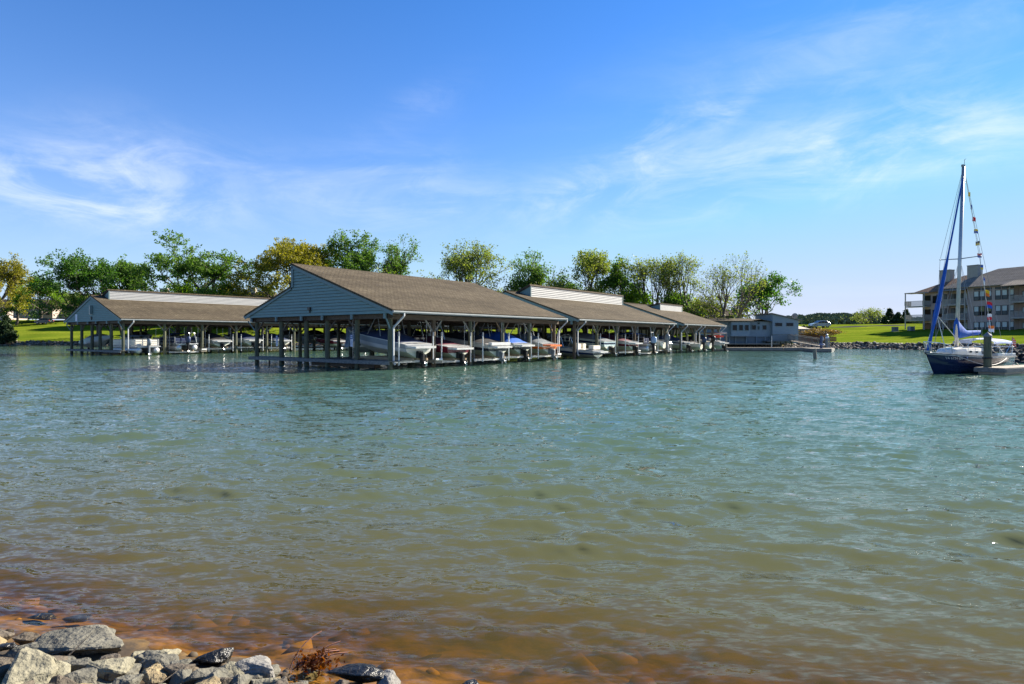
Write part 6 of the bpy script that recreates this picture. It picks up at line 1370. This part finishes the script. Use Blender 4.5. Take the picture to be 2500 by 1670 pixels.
tree('yellow-green understorey tree at the clubhouse corner', 1735, 112, 712, 1690, 1795, 'leaf_spring', 24, 2600, .24, trunk=.2)
tree('spreading dark oak behind the clubhouse roof', 1850, 118, 660, 1812, 1922, 'leaf_dark', 25, 6500, .28, trunk=.22, bare=.1)
tree('bare pale tree on the skyline of the right lawn', 2128, 190, 748, 2092, 2160, 'leaf_spring', 26, 1500, .26, bare=.4, trunk=.3, bark='bark_lt', group='trees on the right skyline')
tree('smaller bare tree on the skyline', 2104, 195, 768, 2088, 2118, 'leaf_spring', 27, 700, .25, bare=.4, trunk=.3, bark='bark_lt', group='trees on the right skyline')
def conifer(label, px, d, top, w_px, seed, base=None, n=5200, name='conifer', group='trees on the right skyline', cat='tree', ls=.30):
    x, y = at(px, d); zg = gz(x, y) if base is None else base; H = zat(top, d)-zg; R = w_px/2/F_PX*d; rng = np.random.default_rng(seed)
    t = empty(name, (x, y, zg-.05), 0, label, cat, group); wd = MB().tube((0, 0, 0), (0, 0, H*.96), H*.018+.04, .02, 7)
    nb = 60
    cen = []; 
    for i in range(nb):
        u = (i+.5)/nb; z = H*(.06+.92*u); r = R*(1-u)**.75*rng.uniform(.65, 1.1)+.1; a = rng.uniform(0, 6.28); e = Vector((math.cos(a)*r, math.sin(a)*r, z+r*.12)); wd.tube((0, 0, z), e, .03, .012, 3, cap=False)
        k = int(n/nb*(1.6-u)); v = rng.uniform(.15, 1.0, k)[:, None]; cen.append(np.array([0, 0, z])+v*(np.array(e)-np.array([0, 0, z]))+rng.normal(0, .12+.10*R/3, (k, 3)))
    wd.build('trunk', M['bark'], t); cen = np.vstack(cen); k = len(cen); ax = rng.normal(0, 1, (k, 3)); ax[:, 2] += .6; ax /= np.linalg.norm(ax, axis=1)[:, None]; bx = np.cross(ax, rng.normal(0, 1, (k, 3))); bx /= np.linalg.norm(bx, axis=1)[:, None]; s_ = ls*rng.uniform(.6, 1.3, (k, 1))
    V = np.stack([cen+ax*s_, cen+bx*s_*.3, cen-ax*s_, cen-bx*s_*.3], 1).reshape(-1, 3); o = attr_mesh('crown', V, np.arange(4*k).reshape(-1, 4), M['leaf_conifer'], np.repeat(rng.random(k), 4)); o.parent = t
conifer('dark conifer beside the bare skyline trees', 2172, 180, 754, 30, 31); conifer('dark conifer touching the apartment corner', 2212, 176, 756, 26, 32); conifer('bushy dark conifer between the other two', 2192, 174, 765, 34, 33); conifer('low dark conifer at the foot of the skyline group', 2160, 172, 775, 18, 34)
conifer('dark shaggy conifer shrub at the left waterline', 14, 148, 772, 52, 35, base=.3, n=7000, name='shrub', group=None, cat='shrub', ls=.34)
tree('bare rusty-twigged bush beside the gangway', 2008, 107, 793, 1972, 2040, 'leaf_rust', 41, 2600, .14, bark='bark_lt', trunk=.25, nstem=6, ang=.42, up=.4, clump=.25, name='bush', cat='bush', group=None, low=.45, rr=.5)
tree('dark evergreen bush behind the small shed', 1972, 116, 790, 1960, 1990, 'leaf_conifer', 42, 2200, .2, trunk=.1, nstem=3, clump=.4, name='bush', cat='bush', group=None)

# far wooded hill on the skyline
def far_woods():
    rng = np.random.default_rng(77); Vs = []; rn = []
    N_ = 950
    for i in range(N_):
        x = rng.uniform(350, 690); y = rng.uniform(780, 960); z = gz(x, y); h_ = rng.uniform(6, 10); r = rng.uniform(4, 7); k = 40
        th = rng.uniform(0, 6.28, k); ph = np.arccos(rng.uniform(-.3, 1, k)); c = np.stack([x+r*np.sin(ph)*np.cos(th), y+r*np.sin(ph)*np.sin(th), z+h_*.45+h_*.55*np.cos(ph)], 1)
        ax = rng.normal(0, 1, (k, 3)); ax /= np.linalg.norm(ax, axis=1)[:, None]; bx = np.cross(ax, rng.normal(0, 1, (k, 3))); bx /= np.linalg.norm(bx, axis=1)[:, None]; s_ = rng.uniform(1.8, 3.4, (k, 1))
        Vs.append(np.stack([c+ax*s_, c+bx*s_*.8, c-ax*s_, c-bx*s_*.8], 1).reshape(-1, 3)); cv = rng.random(); rn += list(np.repeat(np.clip(cv*.7+.3*rng.random(k), 0, 1), 4))
    V = np.vstack(Vs); M['leaf_far'] = mk_leaf('haze_tinted_woods', (.085, .135, .085), (.19, .20, .10), .0, 0.0)  # aerial haze is mixed into these lightened leaf colours
    tag(attr_mesh('far_woods', V, np.arange(len(V)).reshape(-1, 4), M['leaf_far'], rn), 'haze-tinted mixed woods on the far hill behind the silver car', 'woods', kind='stuff')
far_woods()
# dead weed caught at the waterline
def weed():
    X, Y = gp(738, 1612, .06); t = empty('dead_weed', (X, Y, 0.0), 0, 'rust-red dead weed with bent stalks caught at the waterline', 'weed'); rnd = random.Random(6)
    for i in range(7):
        a = rnd.uniform(-.9, .9); p = Vector((rnd.uniform(-.08, .02), rnd.uniform(-.03, .03), .0)); pts = [p]; d = Vector((math.sin(a)*.6+.35, .25, .7)).normalized()
        for k in range(5): d = (d+Vector((.12, .05, -.16))).normalized(); p = p+d*.055; pts.append(p)
        MB().path([tuple(q) for q in pts], .004, 4).build('stalk', M['brick'], t)
    rng = np.random.default_rng(9); k = 260; cen = rng.normal(0, 1, (k, 3))*(.06, .04, .03)+(.08, .0, .05); cen[:, 2] = np.maximum(cen[:, 2], .005); ax = rng.normal(0, 1, (k, 3)); ax /= np.linalg.norm(ax, axis=1)[:, None]; bx = np.cross(ax, rng.normal(0, 1, (k, 3))); bx /= np.linalg.norm(bx, axis=1)[:, None]; s_ = rng.uniform(.008, .022, (k, 1))
    M['leaf_dead'] = mk_leaf('dead_leaf', (.03, .006, .003), (.16, .05, .008)); o = attr_mesh('leaves', np.stack([cen+ax*s_, cen+bx*s_*.5, cen-ax*s_, cen-bx*s_*.5], 1).reshape(-1, 3), np.arange(4*k).reshape(-1, 4), M['leaf_dead'], np.repeat(rng.random(k), 4)); o.parent = t
weed()
# hidden-away boats that fill the back slips, and dock boxes on the walkway
for O, xs, zz in ((OA, (12.8,), .6), (OA, (23.8, 31.8, 40.4), .6), (OA, (48.5, 53.5, 57.5), .6), (OB, (6.3, 14.6), .62)):
    for x in xs:
        t = slip_boat(O, x, 14.9, zz, .05, 'covered boat in the back slips, mostly hidden by posts and nearer boats', group='covered boats in the back slips', flip=True)
        Runabout(t, 6.4, 2.45, 1.15, M['hullgrey'], M['keel'], M['white'], M['canvas_black'] if int(x*10) % 2 else M['canvas_navy'], cov=(.02, .85, .85), drive=None)
for i, (O, x) in enumerate(((OA, 8.6), (OA, 12.0), (OA, 15.8), (OA, 24.5), (OA, 29.0), (OA, 34.8), (OA, 39.0), (OB, 3.0), (OB, 7.0), (OB, 11.5), (OB, 15.6), (OB, 19.4))):
    t = empty('dock_box', loc_w(O, x, 7.25, .53), RZ, 'grey storage box standing on the middle walkway of a boathouse', 'dock box', 'storage boxes on the boathouse walkways')
    MB().box((0, 0, .45), (1.5, .7, .9)).build('box', M['greym'], t, bevel=.03); MB().prism([(-.78, -.38, .9), (.78, -.38, .9), (.78, .38, 1.02), (-.78, .38, 1.02)], (0, 0, .05)).build('lid', M['hullgrey'], t)

for i, (px, dd, tp, w) in enumerate(((1120, 131, 700, 90), (1215, 130, 690, 90), (1290, 128, 690, 80), (1390, 124, 685, 80), (1470, 122, 690, 90), (1545, 120, 695, 90), (1640, 116, 705, 100), (1690, 115, 725, 80), (300, 158, 690, 90), (500, 152, 690, 100), (640, 150, 690, 110), (800, 150, 660, 100))):
    tree('low bushy undergrowth tree just behind the boathouse roofs', px, dd, tp, px-w/2, px+w/2, ('leaf_green', 'leaf_spring', 'leaf_bright')[i % 3], 60+i, 3200, .28, trunk=.10, clump=.6, group='undergrowth trees behind the boathouse roofs', levels=4)

for x, yy, fl in ((36.2, -.2, False), (44.5, -.2, False), (51.7, -.2, False), (55.9, -.2, False), (60.1, -.2, False), (64.3, -.2, False), (27.7, 14.9, True), (31.9, 14.9, True), (36.1, 14.9, True), (40.3, 14.9, True), (44.5, 14.9, True), (51.7, 14.9, True), (55.9, 14.9, True), (60.1, 14.9, True)):
    t = slip_boat(OB, x, yy, .85, .04, 'dark covered boat in the back row, glimpsed between the posts of the nearer boathouses', group='covered boats in the back row', flip=fl)
    Runabout(t, 6.6, 2.6, 1.2, M['hullgrey'], M['keel'], M['hullgrey'], M['canvas_black'] if int(x) % 2 else M['canvas_navy'], cov=(.02, .9, .95), drive=None)
